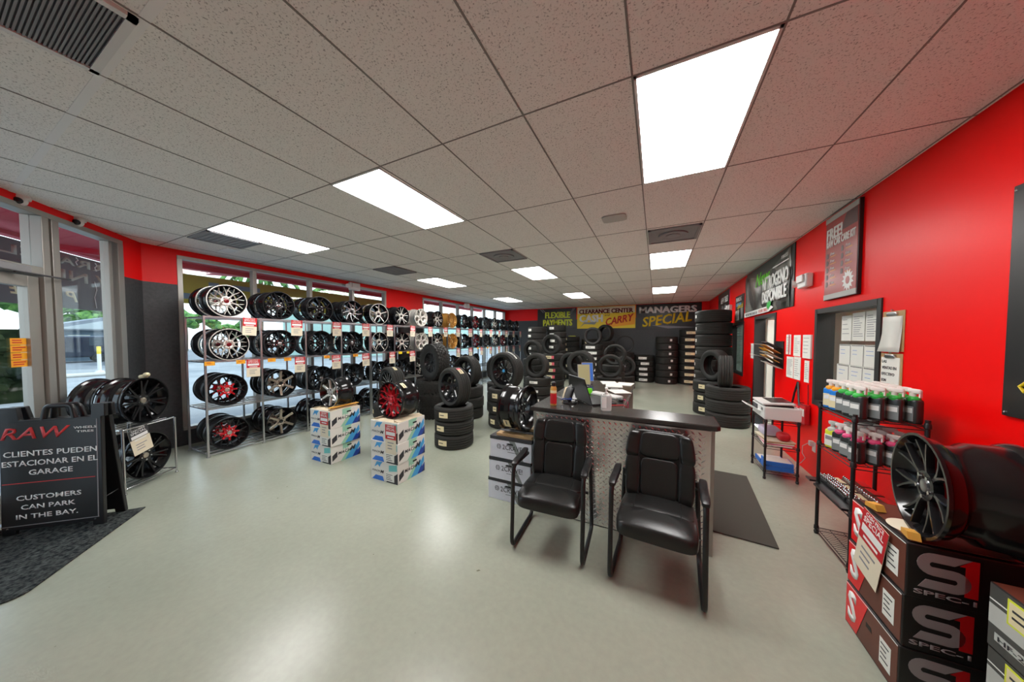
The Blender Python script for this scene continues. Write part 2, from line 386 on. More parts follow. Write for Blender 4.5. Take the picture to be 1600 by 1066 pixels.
# right wall with door, office window and far window openings
OP = [(3.73, 4.83, .93, 1.99), (6.24, 7.32, 0, 2.06), (8.21, 9.19, .88, 2.02)]
b = MB(); y = YN; T = .14
for (a, e, z0, z1) in OP:
    b.bb((XR, y, 0), (XR + T, a, H))
    if z0 > 0: b.bb((XR, a, 0), (XR + T, e, z0))
    b.bb((XR, a, z1), (XR + T, e, H)); y = e
b.bb((XR, y, 0), (XR + T, YB + .15, H))
struct(b.build('wall_right', 'red_paint', smooth=False))
for i, (a, e, z0, z1) in enumerate(OP):
    f = MB(); t_ = .045
    f.bb((XR - .012, a - t_, z0 if z0 == 0 else z0 - t_), (XR + T + .01, a + .012, z1 + t_)); f.bb((XR - .012, e - .012, z0 if z0 == 0 else z0 - t_), (XR + T + .01, e + t_, z1 + t_))
    f.bb((XR - .012, a, z1 - .012), (XR + T + .01, e, z1 + t_))
    if z0 > 0: f.bb((XR - .012, a, z0 - t_), (XR + T + .01, e, z0 + .012))
    fr_ = struct(f.build(['window_3', 'door_2', 'window_4'][i], 'dark_trim', smooth=False))
    if i != 1: struct(MB().bb((XR + .112, a, z0), (XR + .118, e, z1)).build('glass_pane', 'glass_pane', fr_, smooth=False))
# office behind the right wall
b = MB(); X2 = 4.6
b.bb((X2, 2.6, 0), (X2 + .1, 11, 2.75)); b.bb((XR + T, 2.5, 0), (X2, 2.6, 2.75)); b.bb((XR + T, 11, 0), (X2, 11.1, 2.75)); b.bb((XR + T, 2.5, 2.75), (X2 + .1, 11.1, 2.85))
struct(b.build('wall_office', 'white_wall', smooth=False))
struct(MB().bb((XR + T, 2.5, -.1), (X2, 11, 0)).build('floor_office', 'floor', smooth=False))

# back wall and near wall
struct(MB().bb((XL - .15, YB, 0), (XR, YB + .15, H)).build('wall_back', 'two_tone_paint', smooth=False))
struct(MB().bb((CHE.x, YN - .15, 0), (XR + T, YN, H)).build('wall_near', 'white_wall', smooth=False))
struct(MB().bb((CHE.x - .15, YN - .1, 0), (CHE.x, CHE.y + .03, H)).build('wall_side', 'white_wall', smooth=False))

# left wall with two window runs
ZS, ZH = .24, 2.965
W1 = (1.90, 5.84); W2 = (7.24, 12.95)
b = MB()
for a, e in ((CH0.y - .02, W1[0]), (W1[1], W2[0]), (W2[1], YB)): b.bb((XL - .16, a, 0), (XL, e, H))
for a, e in (W1, W2): b.bb((XL - .16, a, 0), (XL, e, ZS)); b.bb((XL - .16, a, ZH), (XL, e, H))
struct(b.build('wall_left', 'two_tone_paint', smooth=False))
def window_run(name, a, e, panes):
    f = MB(); q = .03; wd = .05
    f.bb((XL - .12, a, ZH - wd), (XL + .012, e, ZH)); f.bb((XL - .12, a, ZS), (XL + .03, e, ZS + wd))
    st = [a + (e - a) * i / panes for i in range(panes + 1)]
    for i, y in enumerate(st):
        y = min(max(y, a + q), e - q); f.bb((XL - .11, y - q, ZS), (XL + .008, y + q, ZH))
    o = struct(f.build(name, 'aluminium', smooth=False, bevel=.004))
    for i in range(panes):
        struct(MB().bb((XL - .066, st[i], ZS + .02), (XL - .060, st[i + 1], ZH - .02)).build('glass_pane', 'glass_pane', o, smooth=False))
window_run('window_1', *W1, 4); window_run('window_2', *W2, 6)

# chamfered entrance storefront: s runs along the wall from the corner
def chp(s, n_, z): p = CH0 + CHD * s + CHN * n_; return (p.x, p.y, z)
Mch = Matrix.Rotation(ARZ, 3, 'Z')
def chbox(b, s0, s1, n0, n1, z0, z1, m=0):
    p = chp((s0 + s1) / 2, (n0 + n1) / 2, (z0 + z1) / 2); b.box(p, (s1 - s0, n1 - n0, z1 - z0), m, rz=ARZ); return b
b = MB(); chbox(b, -.08, .34, -.16, 0, 0, H); chbox(b, .34, 4.1, -.16, 0, 2.975, H); chbox(b, 4.1, CHL + .1, -.16, 0, 0, H)
struct(b.build('wall_entrance', 'two_tone_paint', smooth=False))
f = MB()
chbox(f, .34, 4.1, -.13, .01, 2.92, 2.975); chbox(f, .34, .43, -.13, .012, 0, 2.92); chbox(f, .47, .52, -.10, -.02, .12, 2.92); chbox(f, 1.20, 1.28, -.13, .012, 0, 2.92); chbox(f, 1.305, 1.38, -.13, .012, 0, 2.92); chbox(f, 1.28, 1.305, -.11, -.01, 0, 2.92)
chbox(f, .43, 1.2, -.13, .012, 0, .12); chbox(f, 2.46, 2.60, -.13, .012, 0, 2.92); chbox(f, 1.38, 2.46, -.12, .012, 2.31, 2.40); chbox(f, 2.6, 4.1, -.13, .012, 0, .12); chbox(f, 4.0, 4.1, -.13, .012, 0, 2.92)
fr_ = struct(f.build('window_5', 'aluminium', smooth=False, bevel=.004))
for s0, s1, z0, z1 in ((.5, 1.2, .1, 2.93), (1.38, 2.46, 2.39, 2.93), (2.6, 4.0, .1, 2.93)):
    struct(chbox(MB(), s0, s1, -.07, -.064, z0, z1).build('glass_pane', 'glass_pane', fr_, smooth=False))
d = MB(); chbox(d, 1.385, 1.49, -.09, -.02, .01, 2.30); chbox(d, 2.35, 2.455, -.09, -.02, .01, 2.30); chbox(d, 1.49, 2.35, -.09, -.02, 2.19, 2.30); chbox(d, 1.49, 2.35, -.09, -.02, .01, .27)
dr = struct(d.build('door_1', 'aluminium', smooth=False, bevel=.004))
struct(chbox(MB(), 1.48, 2.36, -.06, -.054, .25, 2.2).build('glass_pane', 'glass_pane', dr, smooth=False))
h_ = MB(); h_.rtube([chp(2.38, -.02, 1.3), chp(2.38, .05, 1.3), chp(2.38, .05, .95), chp(2.38, -.02, .95)], .012, .03); h_.build('door_handle', 'steel', dr)

# ------------------------------------------------------------------ ceiling fixtures
def troffer(cx, cy, where):
    t = thing('ceiling_light', 'white rectangular ceiling light panel, ' + where, 'light', (cx, cy, H - .005), 0, 'ceiling light panels')
    f = MB(); a, e = .303, .6; f.bb((-a, -e, -.002), (a, -e + .016, .004)); f.bb((-a, e - .016, -.002), (a, e, .004)); f.bb((-a, -e, -.002), (-a + .014, e, .004)); f.bb((a - .014, -e, -.002), (a, e, .004))
    f.build('frame', 'white_metal', t, smooth=False); MB().bb((-a + .010, -e + .012, -.001), (a - .010, e - .012, .003)).build('diffuser', 'lamp', t, smooth=False)
LX = (.175, -2.315, -4.775); LY = (2.31, 5.93, 9.55)
WH = {(0, 0): 'largest one, nearest the red wall', (0, 1): 'second away in the row beside the red wall', (0, 2): 'farthest in the row beside the red wall',
      (1, 0): 'nearest in the middle row', (1, 1): 'second away in the middle row', (1, 2): 'farthest in the middle row, before the banners', (2, 0): 'nearest in the row beside the windows', (2, 1): 'second away in the row beside the windows', (2, 2): 'farthest in the row beside the windows'}
for i, x in enumerate(LX):
    for j, y in enumerate(LY): troffer(x, y, WH[i, j])
def vent(cx, cy, sx, sy, kind, label):
    t = thing('ceiling_vent', label, 'vent', (cx, cy, H - .012), 0, 'ceiling air vents')
    f = MB(); a, e = sx / 2, sy / 2; q = .03
    for p, r_ in (((-a, -e), (a, -e + q)), ((-a, e - q), (a, e)), ((-a, -e), (-a + q, e)), ((a - q, -e), (a, e))): f.bb((*p, -.006), (*r_, .012))
    f.build('frame', 'grille' if kind != 'perf' else 'white_metal', t, smooth=False)
    MB().bb((-a + q, -e + q, .004), (a - q, e - q, .012)).build('backing', 'grille_dark' if kind == 'perf' else 'grille', t, smooth=False)
    s_ = MB()
    if kind == 'perf':
        nn = int((sy - 2 * q) / .0125)
        for i in range(nn): s_.bb((-a + q, -e + q + i * .0125, -.002), (a - q, -e + q + i * .0125 + .007, .003))
        s_.build('louvre', 'grille', t, smooth=False)
    elif kind == 'round':
        s_.lathe([(.004, .17), (-.012, .17), (-.016, .15), (-.006, .12)], 32); s_.build('diffuser_cone', 'grille', t)
        MB().lathe([(.003, .085), (-.014, .08), (-.016, 0.0)], 24).build('diffuser_disc', 'grille', t)
    else:
        for i in range(1, 9): s_.bb((-a + q, -e + q + i * (sy - 2 * q) / 9 - .008, -.004), (a - q, -e + q + i * (sy - 2 * q) / 9 + .004, .004))
        s_.build('louvre', 'grille', t, smooth=False)
cx = lambda k: GX + PX * (k + .5)
vent(cx(-4), GY - 2 * PY + .62, PX - .03, 1.15, 'perf', 'large dark ribbed return grille in the ceiling at top left')
vent(cx(-9), GY + .31, PX - .03, .58, 'slat', 'slatted ceiling vent beside the light panel nearest the windows')
vent(cx(-4), 4.42, PX - .03, .58, 'round', 'round diffuser ceiling vent in the middle row before its second light')
vent(cx(0), 4.47, PX - .03, .58, 'round', 'round diffuser ceiling vent in the row beside the red wall')
vent(cx(-8), 4.42, PX - .03, .58, 'slat', 'dark slatted ceiling vent near the windows and the orange stickers')
o = tag(MB().bb((-.17, -.07, -.012), (.17, .07, .0)).build('ceiling_plate', 'white_metal', None, (-5.98, 2.27, H), 0), 'small white plate on the ceiling above the first window', 'plate')
o = tag(MB().superel((0, 0, 0), (.26, .2, .02)).build('speaker_cover', 'light_grey', None, (-.45, 3.57, H - .01)), 'faint square cover on the ceiling tile left of the largest light', 'cover')
def dome(loc, label):
    t = thing('security_camera', label, 'camera', loc, 0, 'security cameras')
    MB().lathe([(0, .055), (-.02, .06), (-.035, .055)], 20).build('housing', 'white_plastic', t); MB().superel((0, 0, 0), (.08, .08, .09), 1, 1).build('housing_ball', 'white_plastic', t, (.02, 0, -.05)); MB().superel((0, 0, 0), (.045, .06, .06), 1, 1).build('lens_dome', 'black_gloss', t, (.055, -.02, -.06))
dome((-5.93, .93, H), 'white dome camera over the entrance with a black lens'); dome((-5.50, .55, H), 'white dome camera at the left edge above the door')
def emlight(loc, rz, label, big=1.0):
    t = thing('emergency_light', label, 'light', loc, rz, 'emergency lights')       # faces local -x
    MB().bb((-.08 * big, -.14 * big, -.09 * big), (0, .13 * big, .09 * big)).build('housing', 'white_plastic', t, bevel=.015)
    MB().bb((-.105 * big, -.10 * big, -.02 * big), (-.08 * big, .09 * big, .08 * big)).build('cover', 'white_plastic', t, bevel=.008)
    h_ = MB(); h_.lathe([(-.04, .02), (.0, .045), (.03, .05), (.034, .0)], 18, 'X'); h_.build('lamp_head', 'white_plastic', t, (-.07 * big, .19 * big, -.01 * big), rz=PI - .5)
    MB().tube([(-.04 * big, .12 * big, -.02 * big), (-.06 * big, .18 * big, -.01 * big)], .014, 8).build('bracket', 'white_plastic', t)
emlight((XR, 5.10, 2.42), 0, 'white emergency light on the red wall beside the nitrogen banner', .95); emlight((XR, 9.5, 2.46), 0, 'white emergency light on the red wall by the far poster', 1.0)
emlight((XL + .012, 4.85, 2.93), PI, 'white emergency light above the windows in the first window run'); emlight((XL + .012, 9.6, 2.93), PI, 'white emergency light above the far window run')
# door closer and stickers on the entrance
t = thing('door_closer', 'grey door closer bar above the entrance door', 'closer', chp(1.6, .03, 2.34), ARZ)
MB().bb((-.02, -.02, -.03), (.35, .045, .035)).build('body', 'grille', t, bevel=.008); a_ = MB(); a_.tube([(.1, .02, -.03), (-.18, .10, -.04), (-.42, .03, -.02)], .009); a_.build('arm', 'grille_dark', t)
for i in range(4):
    t = thing('orange_sticker', 'orange sticker on the entrance door glass, %s of four from the top' % ORD[i], 'sticker', chp(1.555, -.05, 1.655 - i * .07), ARZ, 'orange stickers on the door')
    MB().bb((-.075, 0, -.033), (.075, .002, .033)).build('sheet', 'orange', t, smooth=False); lines(t, (.0, .002, .018), (-1, 0, 0), (0, 0, 1), .12, 2, .022, .010, 'red_ink', seed=i)
# ------------------------------------------------------------------ alloy wheels: axle along local x, face towards +x, origin on the ground under the middle
def ribbon(b, pts, ws, th, m0=0, m1=0):
    # pts (a, y, z), front face at a, bevelled bar of thickness th
    N = len(pts); vs = []
    for i, p in enumerate(pts):
        p = Vector(p); tg = Vector(pts[min(i + 1, N - 1)]) - Vector(pts[max(i - 1, 0)]); tg.x = 0; tg.normalize()
        sd = Vector((0, -tg.z, tg.y)); w_ = ws[i] / 2
        vs += [p - sd * w_ * .72, p + sd * w_ * .72, p + sd * w_ + Vector((-th * .35, 0, 0)), p + sd * w_ * .8 + Vector((-th, 0, 0)), p - sd * w_ * .8 + Vector((-th, 0, 0)), p - sd * w_ + Vector((-th * .35, 0, 0))]
    o = len(b.v); b.v += [tuple(v) for v in vs]
    for i in range(N - 1):
        for k in range(6):
            b.f.append((o + i * 6 + k, o + i * 6 + (k + 1) % 6, o + (i + 1) * 6 + (k + 1) % 6, o + (i + 1) * 6 + k)); b.m.append(m0 if k == 0 else m1)
    b.f.append(tuple(o + k for k in range(6))); b.m.append(m1); b.f.append(tuple(o + (N - 1) * 6 + k for k in range(6))); b.m.append(m1)
def barrel_prof(W, Rw, conc):
    h = W / 2; k = Rw / .245
    return [(h, Rw), (h - .012, Rw), (h - .02, Rw - .014 * k), (h - .05, Rw - .018 * k), (h - .075, Rw - .042 * k), (h - .12, Rw - .042 * k), (h - .145, Rw - .022 * k), (-h + .03, Rw - .018 * k), (-h + .018, Rw - .004), (-h, Rw),
            (-h, Rw - .012), (-h + .03, Rw - .032 * k), (h - .145, Rw - .036 * k), (h - .12, Rw - .055 * k), (h - .075, Rw - .055 * k), (h - .05, Rw - .032 * k), (h - .010, Rw - .016), (h, Rw - .012)]
def wheel_parts(root, st, Rw, W, zc, seg=40):
    h = W / 2; n = st['n']; kind = st['kind']; cz = Vector((0, 0, zc)); conc = st.get('conc', .022); a1 = h - st.get('deep', .010); a0 = a1 - conc
    def P(r, t, a): return (a, r * math.cos(t), zc + r * math.sin(t))
    MB().lathe(barrel_prof(W, Rw, conc), seg, 'X', cz, closed=True).build('barrel', st['barrel'], root)
    if st.get('lip'):
        MB().lathe([(h + .001, Rw + .0005), (h - .014, Rw + .0005), (h - .014, Rw - .004), (h - .004, Rw - .011), (h + .001, Rw - .0095)], seg, 'X', cz, closed=True).build('rim_lip', st['lip'], root)
    b = MB(); r1 = Rw - .030; wk = st.get('w', .02); th = st.get('th', .026); ins = st.get('inner')
    def A(r): return a0 + (a1 - a0) * max(0, (r - .05) / (r1 - .05)) ** 1.5
    def bar(r_a, t_a, r_b, t_b, wa, wb, mi=0, steps=3):
        pts = []; ws = []
        for q in range(steps + 1):
            u = q / steps; r = r_a + (r_b - r_a) * u; t_ = t_a + (t_b - t_a) * u; pts.append(P(r, t_, A(r))); ws.append(wa + (wb - wa) * u)
        ribbon(b, pts, ws, th, mi, 1 if mi == 0 else mi)
    for i in range(n):
        t = 2 * PI * i / n + PI / 2; s_ = PI / n
        if kind == 'straight': bar(.04, t, r1, t, wk * st.get('hubk', 1.1), wk * st.get('rimk', 1))
        elif kind == 'double': bar(.05, t - s_ * .18, r1, t - s_ * .34, wk, wk * .8); bar(.05, t + s_ * .18, r1, t + s_ * .34, wk, wk * .8)
        elif kind == 'Y':
            rm = st.get('rm', .12); bar(.04, t, rm, t, wk * 1.5, wk * 1.2, 2 if ins else 0, 2); bar(rm - .008, t, r1, t - s_ * st.get('sp', .5), wk, wk * .75); bar(rm - .008, t, r1, t + s_ * st.get('sp', .5), wk, wk * .75)
        elif kind == 'mesh':
            rm = st.get('rm', .105)
            bar(.05, t - s_ * .35, rm, t - s_ * .1, wk, wk * .9, 2 if ins else 0, 2); bar(.05, t + s_ * .35, rm, t + s_ * .1, wk, wk * .9, 2 if ins else 0, 2)
            bar(rm - .004, t - s_ * .05, r1, t - s_ * .55, wk, wk * .8); bar(rm - .004, t + s_ * .05, r1, t + s_ * .55, wk, wk * .8)
        elif kind == 'V': bar(.05, t, r1, t - s_ * .75, wk, wk * .9); bar(.05, t, r1, t + s_ * .75, wk, wk * .9)
        elif kind == 'swirl': bar(.04, t, r1, t + s_ * 1.1, wk * 1.2, wk * .8, 0, 6); 
        elif kind == 'cross': bar(.05, t, r1, t + s_ * 1.6, wk, wk * .8, 2 if ins else 0, 5); bar(.05, t, r1, t - s_ * 1.6, wk, wk * .8, 2 if ins else 0, 5)
        elif kind == 'holes': bar(.05, t, r1, t, .05, wk * 2.0)
    b.lathe([(a0 - .028, .05), (a0 - .028, .072), (a0 + .002, .068), (a0 + .004, .05), (a0 - .004, .032)], 24, 'X', cz, 2 if ins else 1 if st.get('darkhub') else 0)
    mm = [st['face'], st.get('side', st['barrel'])] + ([ins] if ins else [])
    b.build('spokes', mm, root, angle=25)
    c = MB(); c.lathe([(a0 - .006, .0), (a0 - .006, .031), (a0 + .006, .029), (a0 + .009, .02), (a0 + .009, 0)], 20, 'X', cz)
    nl = st.get('lugs', 5)
    for i in range(nl):
        t = 2 * PI * (i + .5) / nl + PI / 2; q = P(.052, t, a0 + .004); c.lathe([(-.01, .009), (.007, .0085), (.007, 0)], 8, 'X', q, 1)
    c.build('center_cap', [st.get('cap', 'black_gloss'), st.get('lug', 'chrome')], root)
G_, S_ = 'black_gloss', 'black_satin'
ST = {
 'silver_mesh': dict(n=10, kind='mesh', face='silver_bright', side='silver_bright', darkhub=1, barrel=G_, lip='silver_bright', cap='wheel_darkred', w=.008, rm=.115, desc='black wheel with silver mesh spokes'),
 'red_center': dict(n=8, kind='mesh', face=G_, barrel=S_, inner='wheel_red', cap='silver', w=.015, rm=.115, desc='black mesh wheel with a red hub'),
 'vspoke': dict(n=7, kind='V', face=S_, barrel=G_, cap='chrome', w=.02, desc='gloss black wheel with seven V spokes'),
 'black_mesh': dict(n=9, kind='mesh', face=G_, barrel=S_, cap='steel', w=.016, desc='gloss black mesh wheel'),
 'six': dict(n=6, kind='straight', face='champagne', side='champagne', barrel=G_, w=.05, hubk=.8, rimk=.75, cap='black_gloss', lug='black_gloss', desc='black wheel with champagne six-spoke face'),
 'five_split': dict(n=5, kind='Y', face=S_, barrel=G_, w=.03, sp=.45, desc='gloss black split five-spoke wheel'),
 'eight': dict(n=8, kind='straight', face=G_, barrel=S_, w=.022, desc='black wheel with eight thin spokes'),
 'swirl': dict(n=9, kind='swirl', face='steel', side=G_, barrel=G_, w=.022, desc='black swirl wheel with polished spoke edges'),
 'swirl_black': dict(n=9, kind='swirl', face=S_, barrel=G_, w=.026, cap='steel', desc='gloss black swirl wheel'),
 'five_lip': dict(n=5, kind='straight', face='silver_bright', side=G_, barrel=G_, lip='silver_bright', w=.022, hubk=1, rimk=1.1, desc='black wheel with slim silver spokes'),
 'star': dict(n=5, kind='double', face='silver_bright', side=G_, barrel=G_, w=.022, desc='black wheel with polished double spokes'),
 'silver_five': dict(n=5, kind='Y', face='silver_bright', side='silver_bright', barrel='silver_bright', w=.038, sp=.5, rm=.14, cap='silver', lug='grille_dark', desc='all silver five-spoke wheel'),
 'multi': dict(n=7, kind='double', face='silver_bright', side=G_, barrel=G_, w=.014, desc='black wheel with polished multi spokes'),
 'gold': dict(n=16, kind='straight', face='bronze', side='bronze', barrel='bronze', lip='bronze', w=.013, cap='bronze', desc='bronze multi-spoke wheel'),
 'black_y': dict(n=6, kind='Y', face=G_, barrel=G_, w=.022, cap='steel', desc='gloss black Y-spoke wheel'),
 'dark_red': dict(n=5, kind='Y', face='wheel_darkred', side='wheel_darkred', barrel=G_, w=.03, cap='steel', desc='dark red five-spoke wheel'),
 'plain': dict(n=5, kind='double', face=S_, barrel=G_, w=.02, cap='grille', desc='plain black double five-spoke wheel'),
 'red20': dict(n=11, kind='cross', face='wheel_red', side='wheel_red', barrel=G_, inner='wheel_red', w=.0095, deep=.012, conc=.012, cap='wheel_red', lug='black_gloss', darkhub=0, desc='black deep-lip wheel with red mesh spokes'),
 'chrome6': dict(n=6, kind='straight', face='silver_bright', side='silver_bright', barrel='black_gloss', lip='chrome', w=.040, hubk=.9, rimk=.8, deep=.012, conc=.015, cap='silver', lug='black_gloss', desc='silver six-spoke wheel'),
 'black_big': dict(n=7, kind='Y', face='black_gloss', side='black_satin', barrel='black_gloss', w=.016, rm=.09, sp=.45, conc=.02, deep=.008, cap='steel', desc='big black wheel'),
 'double_black': dict(n=7, kind='double', face=S_, side=G_, barrel=G_, w=.026, cap='champagne', desc='black double-spoke wheel'),
 'crave': dict(n=5, kind='Y', face='black_gloss', side='black_gloss', barrel='black_gloss', w=.045, sp=.4, deep=.05, desc='black wheel'),
 'offroad': dict(n=10, kind='holes', face='black_satin', barrel='black_satin', w=.02, deep=.03, lugs=6, lug='black_satin', desc='black off-road wheel'),
 'five_black': dict(n=5, kind='straight', face='black_satin', barrel=G_, w=.045, hubk=1.0, rimk=.9, deep=.04, lug=S_, desc='matte black five-spoke wheel'),
 'fan': dict(n=14, kind='straight', face='silver_bright', side='black_gloss', barrel=G_, w=.011, desc='silver fan-spoke wheel'),
 'fifteen': dict(n=10, kind='double', face='black_gloss', barrel=G_, w=.011, cap='sky_blue', desc='black multi-spoke wheel'),
 'six_black': dict(n=6, kind='straight', face='black_satin', barrel=G_, w=.04, deep=.03, desc='black six-spoke wheel'),
}
PROTO = {}
RW, WW = .234, .235
def wheel(style, loc, rot, label, group=None, RW=RW, key=None):
    key = key or style
    if key in PROTO: return dup(PROTO[key], loc, rot, label, 'wheel', group)
    t = thing('alloy_wheel', label, 'wheel', loc, 0, group); t.rotation_euler = rot if not isinstance(rot, (int, float)) else (0, 0, rot)
    wheel_parts(t, ST[style], RW, WW, RW); PROTO[key] = remember(t); return t

# ------------------------------------------------------------------ chrome racks along the windows
XF, XB = -5.66, -6.27; RY0, RP = 1.845, .67; LEV = (.045, .69, 1.36, 2.0)
for u in range(4):
    y0 = RY0 + u * 4 * RP; y1 = y0 + 4 * RP
    t = thing('wheel_rack', ['chrome wheel rack nearest the entrance, four bays wide', 'second chrome wheel rack from the entrance, with the silver five-spoke wheels', 'third chrome wheel rack from the entrance, with the bronze wheels', 'farthest chrome wheel rack, touching the back corner'][u], 'rack', (XF, y0, 0), 0, 'chrome wheel racks by the windows')
    yl = 4 * RP - (.012 if u < 3 else 0)
    for k in range(5):
        yy = min(k * RP, yl - .011) if k == 4 else k * RP + (.011 if k == 0 else 0)
        for x in (0, XB - XF): 
            MB().box((x, yy, 1.01), (.024, .022, 1.985)).box((x, yy, .009), (.036, .036, .018)).build('post', 'steel', t, smooth=False)
    for z in LEV:
        s_ = MB()
        for x in (0, -.14, -.30, -.46, XB - XF): s_.box((x, yl / 2, z - .011), (.018, yl - .03, .02))
        for k in range(5): s_.box(((XB - XF) / 2, min(max(k * RP, .02), yl - .02), z - .014), (abs(XB - XF) - .03, .014, .016))
        s_.build('shelf', 'steel', t, smooth=False)
ROWS = ['bottom shelf', 'third shelf', 'second shelf', 'top shelf']     # from the floor up
BAYS = [('red_center', 'red_center', 'silver_mesh', 'silver_mesh'), ('six', 'six', 'black_mesh', 'vspoke'), ('plain', 'black_mesh', 'eight', 'five_split'), ('plain', 'eight', 'swirl_black', 'swirl'),
        ('black_y', 'vspoke', 'five_lip', 'five_lip'), ('plain', 'five_split', 'star', 'star'), ('black_y', 'star', 'silver_five', 'silver_five'), ('plain', 'black_y', 'multi', 'multi'), ('six', 'plain', 'gold', 'gold'),
        ('plain', 'vspoke', 'black_y', 'swirl_black'), ('black_y', 'plain', 'dark_red', 'dark_red'), ('plain', 'plain', 'eight', 'eight'), ('plain', 'black_y', 'star', 'star'), ('plain', 'plain', 'dark_red', 'black_y'), ('plain', 'plain', 'plain', 'black_mesh'), ('plain', 'plain', 'black_y', 'plain')]
rd = random.Random(3)
for k, bay in enumerate(BAYS):
    y = RY0 + (k + .42) * RP
    if k == 0: y += .0
    for row in range(4):
        if row < 2 and k > 10: continue
        for dep in (0, 1):
            if dep and (k > 8 or (row < 2 and k > 6)): continue
            x = XF - .02 - WW / 2 - dep * (WW + .045)
            st = bay[row]
            wheel(st, (x, y + rd.uniform(-.02, .02), LEV[row]), (rd.uniform(0, 6.28) * 0, 0, rd.uniform(-.10, .06)), '%s, %s, %s bay from the entrance, %s row' % (ST[st]['desc'], ROWS[row], ORD[k], 'rear' if dep else 'front'), 'wheels on the chrome racks')
# price tags hung under the two upper shelves, small orange stickers on the second
def price_tag(loc, rz, label, tilt=0, w_=.175, h_=.27, group='price tags on the racks', red='red_ink', top=.48):
    if 'tag' in PROTO and w_ == .175: o = dup(PROTO['tag'], loc, (tilt, 0, rz), label, 'price tag', group); return o
    t = thing('price_tag', label, 'price tag', loc, 0, group); t.rotation_euler = (tilt, 0, rz)         # faces local +x, hangs down from the origin
    MB().bb((-.001, -w_ / 2, -h_), (.001, w_ / 2, 0)).build('card', 'paper_cream', t, smooth=False)
    MB().bb((.001, -w_ / 2, -h_ * top), (.0022, w_ / 2, 0)).build('header', red, t, smooth=False)
    o_ = (.0024, 0, 0)
    text(t, 'CASH PRICE', (.0022, 0, -h_ * .05), (0, 1, 0), (0, 0, 1), w_ * .7, h_ * .06, 'white_ink'); text(t, 'SPECIAL', (.0022, 0, -h_ * .15), (0, 1, 0), (0, 0, 1), w_ * .8, h_ * .09, 'white_ink')
    MB().prism(rect(-w_ * .42, -h_ * .36, w_ * .42, -h_ * .24), o_, (0, 1, 0), (0, 0, 1), .0008).prism(rect(-w_ * .3, -h_ * .45, w_ * .3, -h_ * .41), o_, (0, 1, 0), (0, 0, 1), .0008).build('price_box', 'white', t, smooth=False)
    lines(t, (.0011, 0, -h_ * .6), (0, 1, 0), (0, 0, 1), w_ * .6, 3, h_ * .1, h_ * .03, 'ink_grey')
    if w_ == .175: PROTO['tag'] = remember(t)
    return t
for k in range(16):
    for row in (3, 2):
        if row == 2 and (k in (6, 7)): continue
        price_tag((XF + .026, RY0 + (k + .84) * RP + rd.uniform(-.05, .02), LEV[row] - .002), rd.uniform(-.08, .08), 'red and cream price tag hanging under the %s, %s bay from the entrance' % (ROWS[row], ORD[k]), rd.uniform(-.07, .07))
for i, (k, f, c_) in enumerate([(0, .08, 'left end'), (0, .60, 'right half'), (1, .2, 'left half'), (1, .55, 'middle'), (2, .55, 'middle'), (3, .45, 'middle'), (5, .25, 'left half'), (5, .65, 'right half'), (10, .5, 'middle'), (11, .5, 'middle')]):
    o = MB().bb((0, -.055, -.06), (.0025, .055, -.002)).build('shelf_sticker', 'orange' if k != 5 else 'yellow', None, (XF + .012, RY0 + (k + f) * RP, LEV[2]), 0, smooth=False)
    tag(o, 'small orange sticker on the second shelf edge, %s bay from the entrance, %s' % (ORD[k], c_) if k != 5 else 'small yellow sticker on the second shelf edge, sixth bay, ' + c_, 'sticker', 'stickers on the shelf edge')
    lines(o, (.0026, 0, -.015), (0, 1, 0), (0, 0, 1), .06, 2, .015, .005, 'red_ink', seed=i)

# small chrome rack by the entrance with four wheels
A_ = Vector((-5.107, 1.01, 0)); U_ = Vector((-.55, .835, 0)).normalized(); az = math.atan2(-U_.x, U_.y)   # local +x = facing direction
az = math.atan2(.55, .835)
t = thing('wheel_rack', 'small two-shelf chrome rack beside the entrance sign', 'rack', tuple(A_), az, None)
wd, dp = .56, .5
for x in (0, -dp):
    for y in (0, wd): MB().cyl((x, y, .36), .011, .68, 10).lathe([(0, .016), (.012, .016), (.02, .006)], 10, 'Z', (x, y, 0)).build('post', 'chrome', t)
for z in (.06, .70):
    s_ = MB(); s_.rtube([(0, 0, z), (0, wd, z), (-dp, wd, z), (-dp, 0, z)], .009, .03, closed=True)
    for i in range(1, 6): s_.tube([(-dp * i / 6, 0, z), (-dp * i / 6, wd, z)], .004, 6)
    s_.build('shelf', 'chrome', t)
fx = Vector((math.cos(az), math.sin(az), 0))
for z, nm in ((.07, 'bottom'), (.71, 'top')):
    for dep in (0, 1):
        p = A_ + U_ * .28 - fx * (.03 + WW / 2 + dep * (WW + .02)); 
        wheel('double_black', (p.x, p.y, z), (0, 0, az), 'black double-spoke wheel on the %s shelf of the small rack, %s' % (nm, 'in front' if dep == 0 else 'behind the other'), 'wheels on the small rack', .262, 'small_rack')
p = A_ + fx * .02 + U_ * .12
t = price_tag((p.x, p.y, .69), az, 'cream price tag with black print on the small chrome rack', .22, .2, .29, None, 'ink', .38)
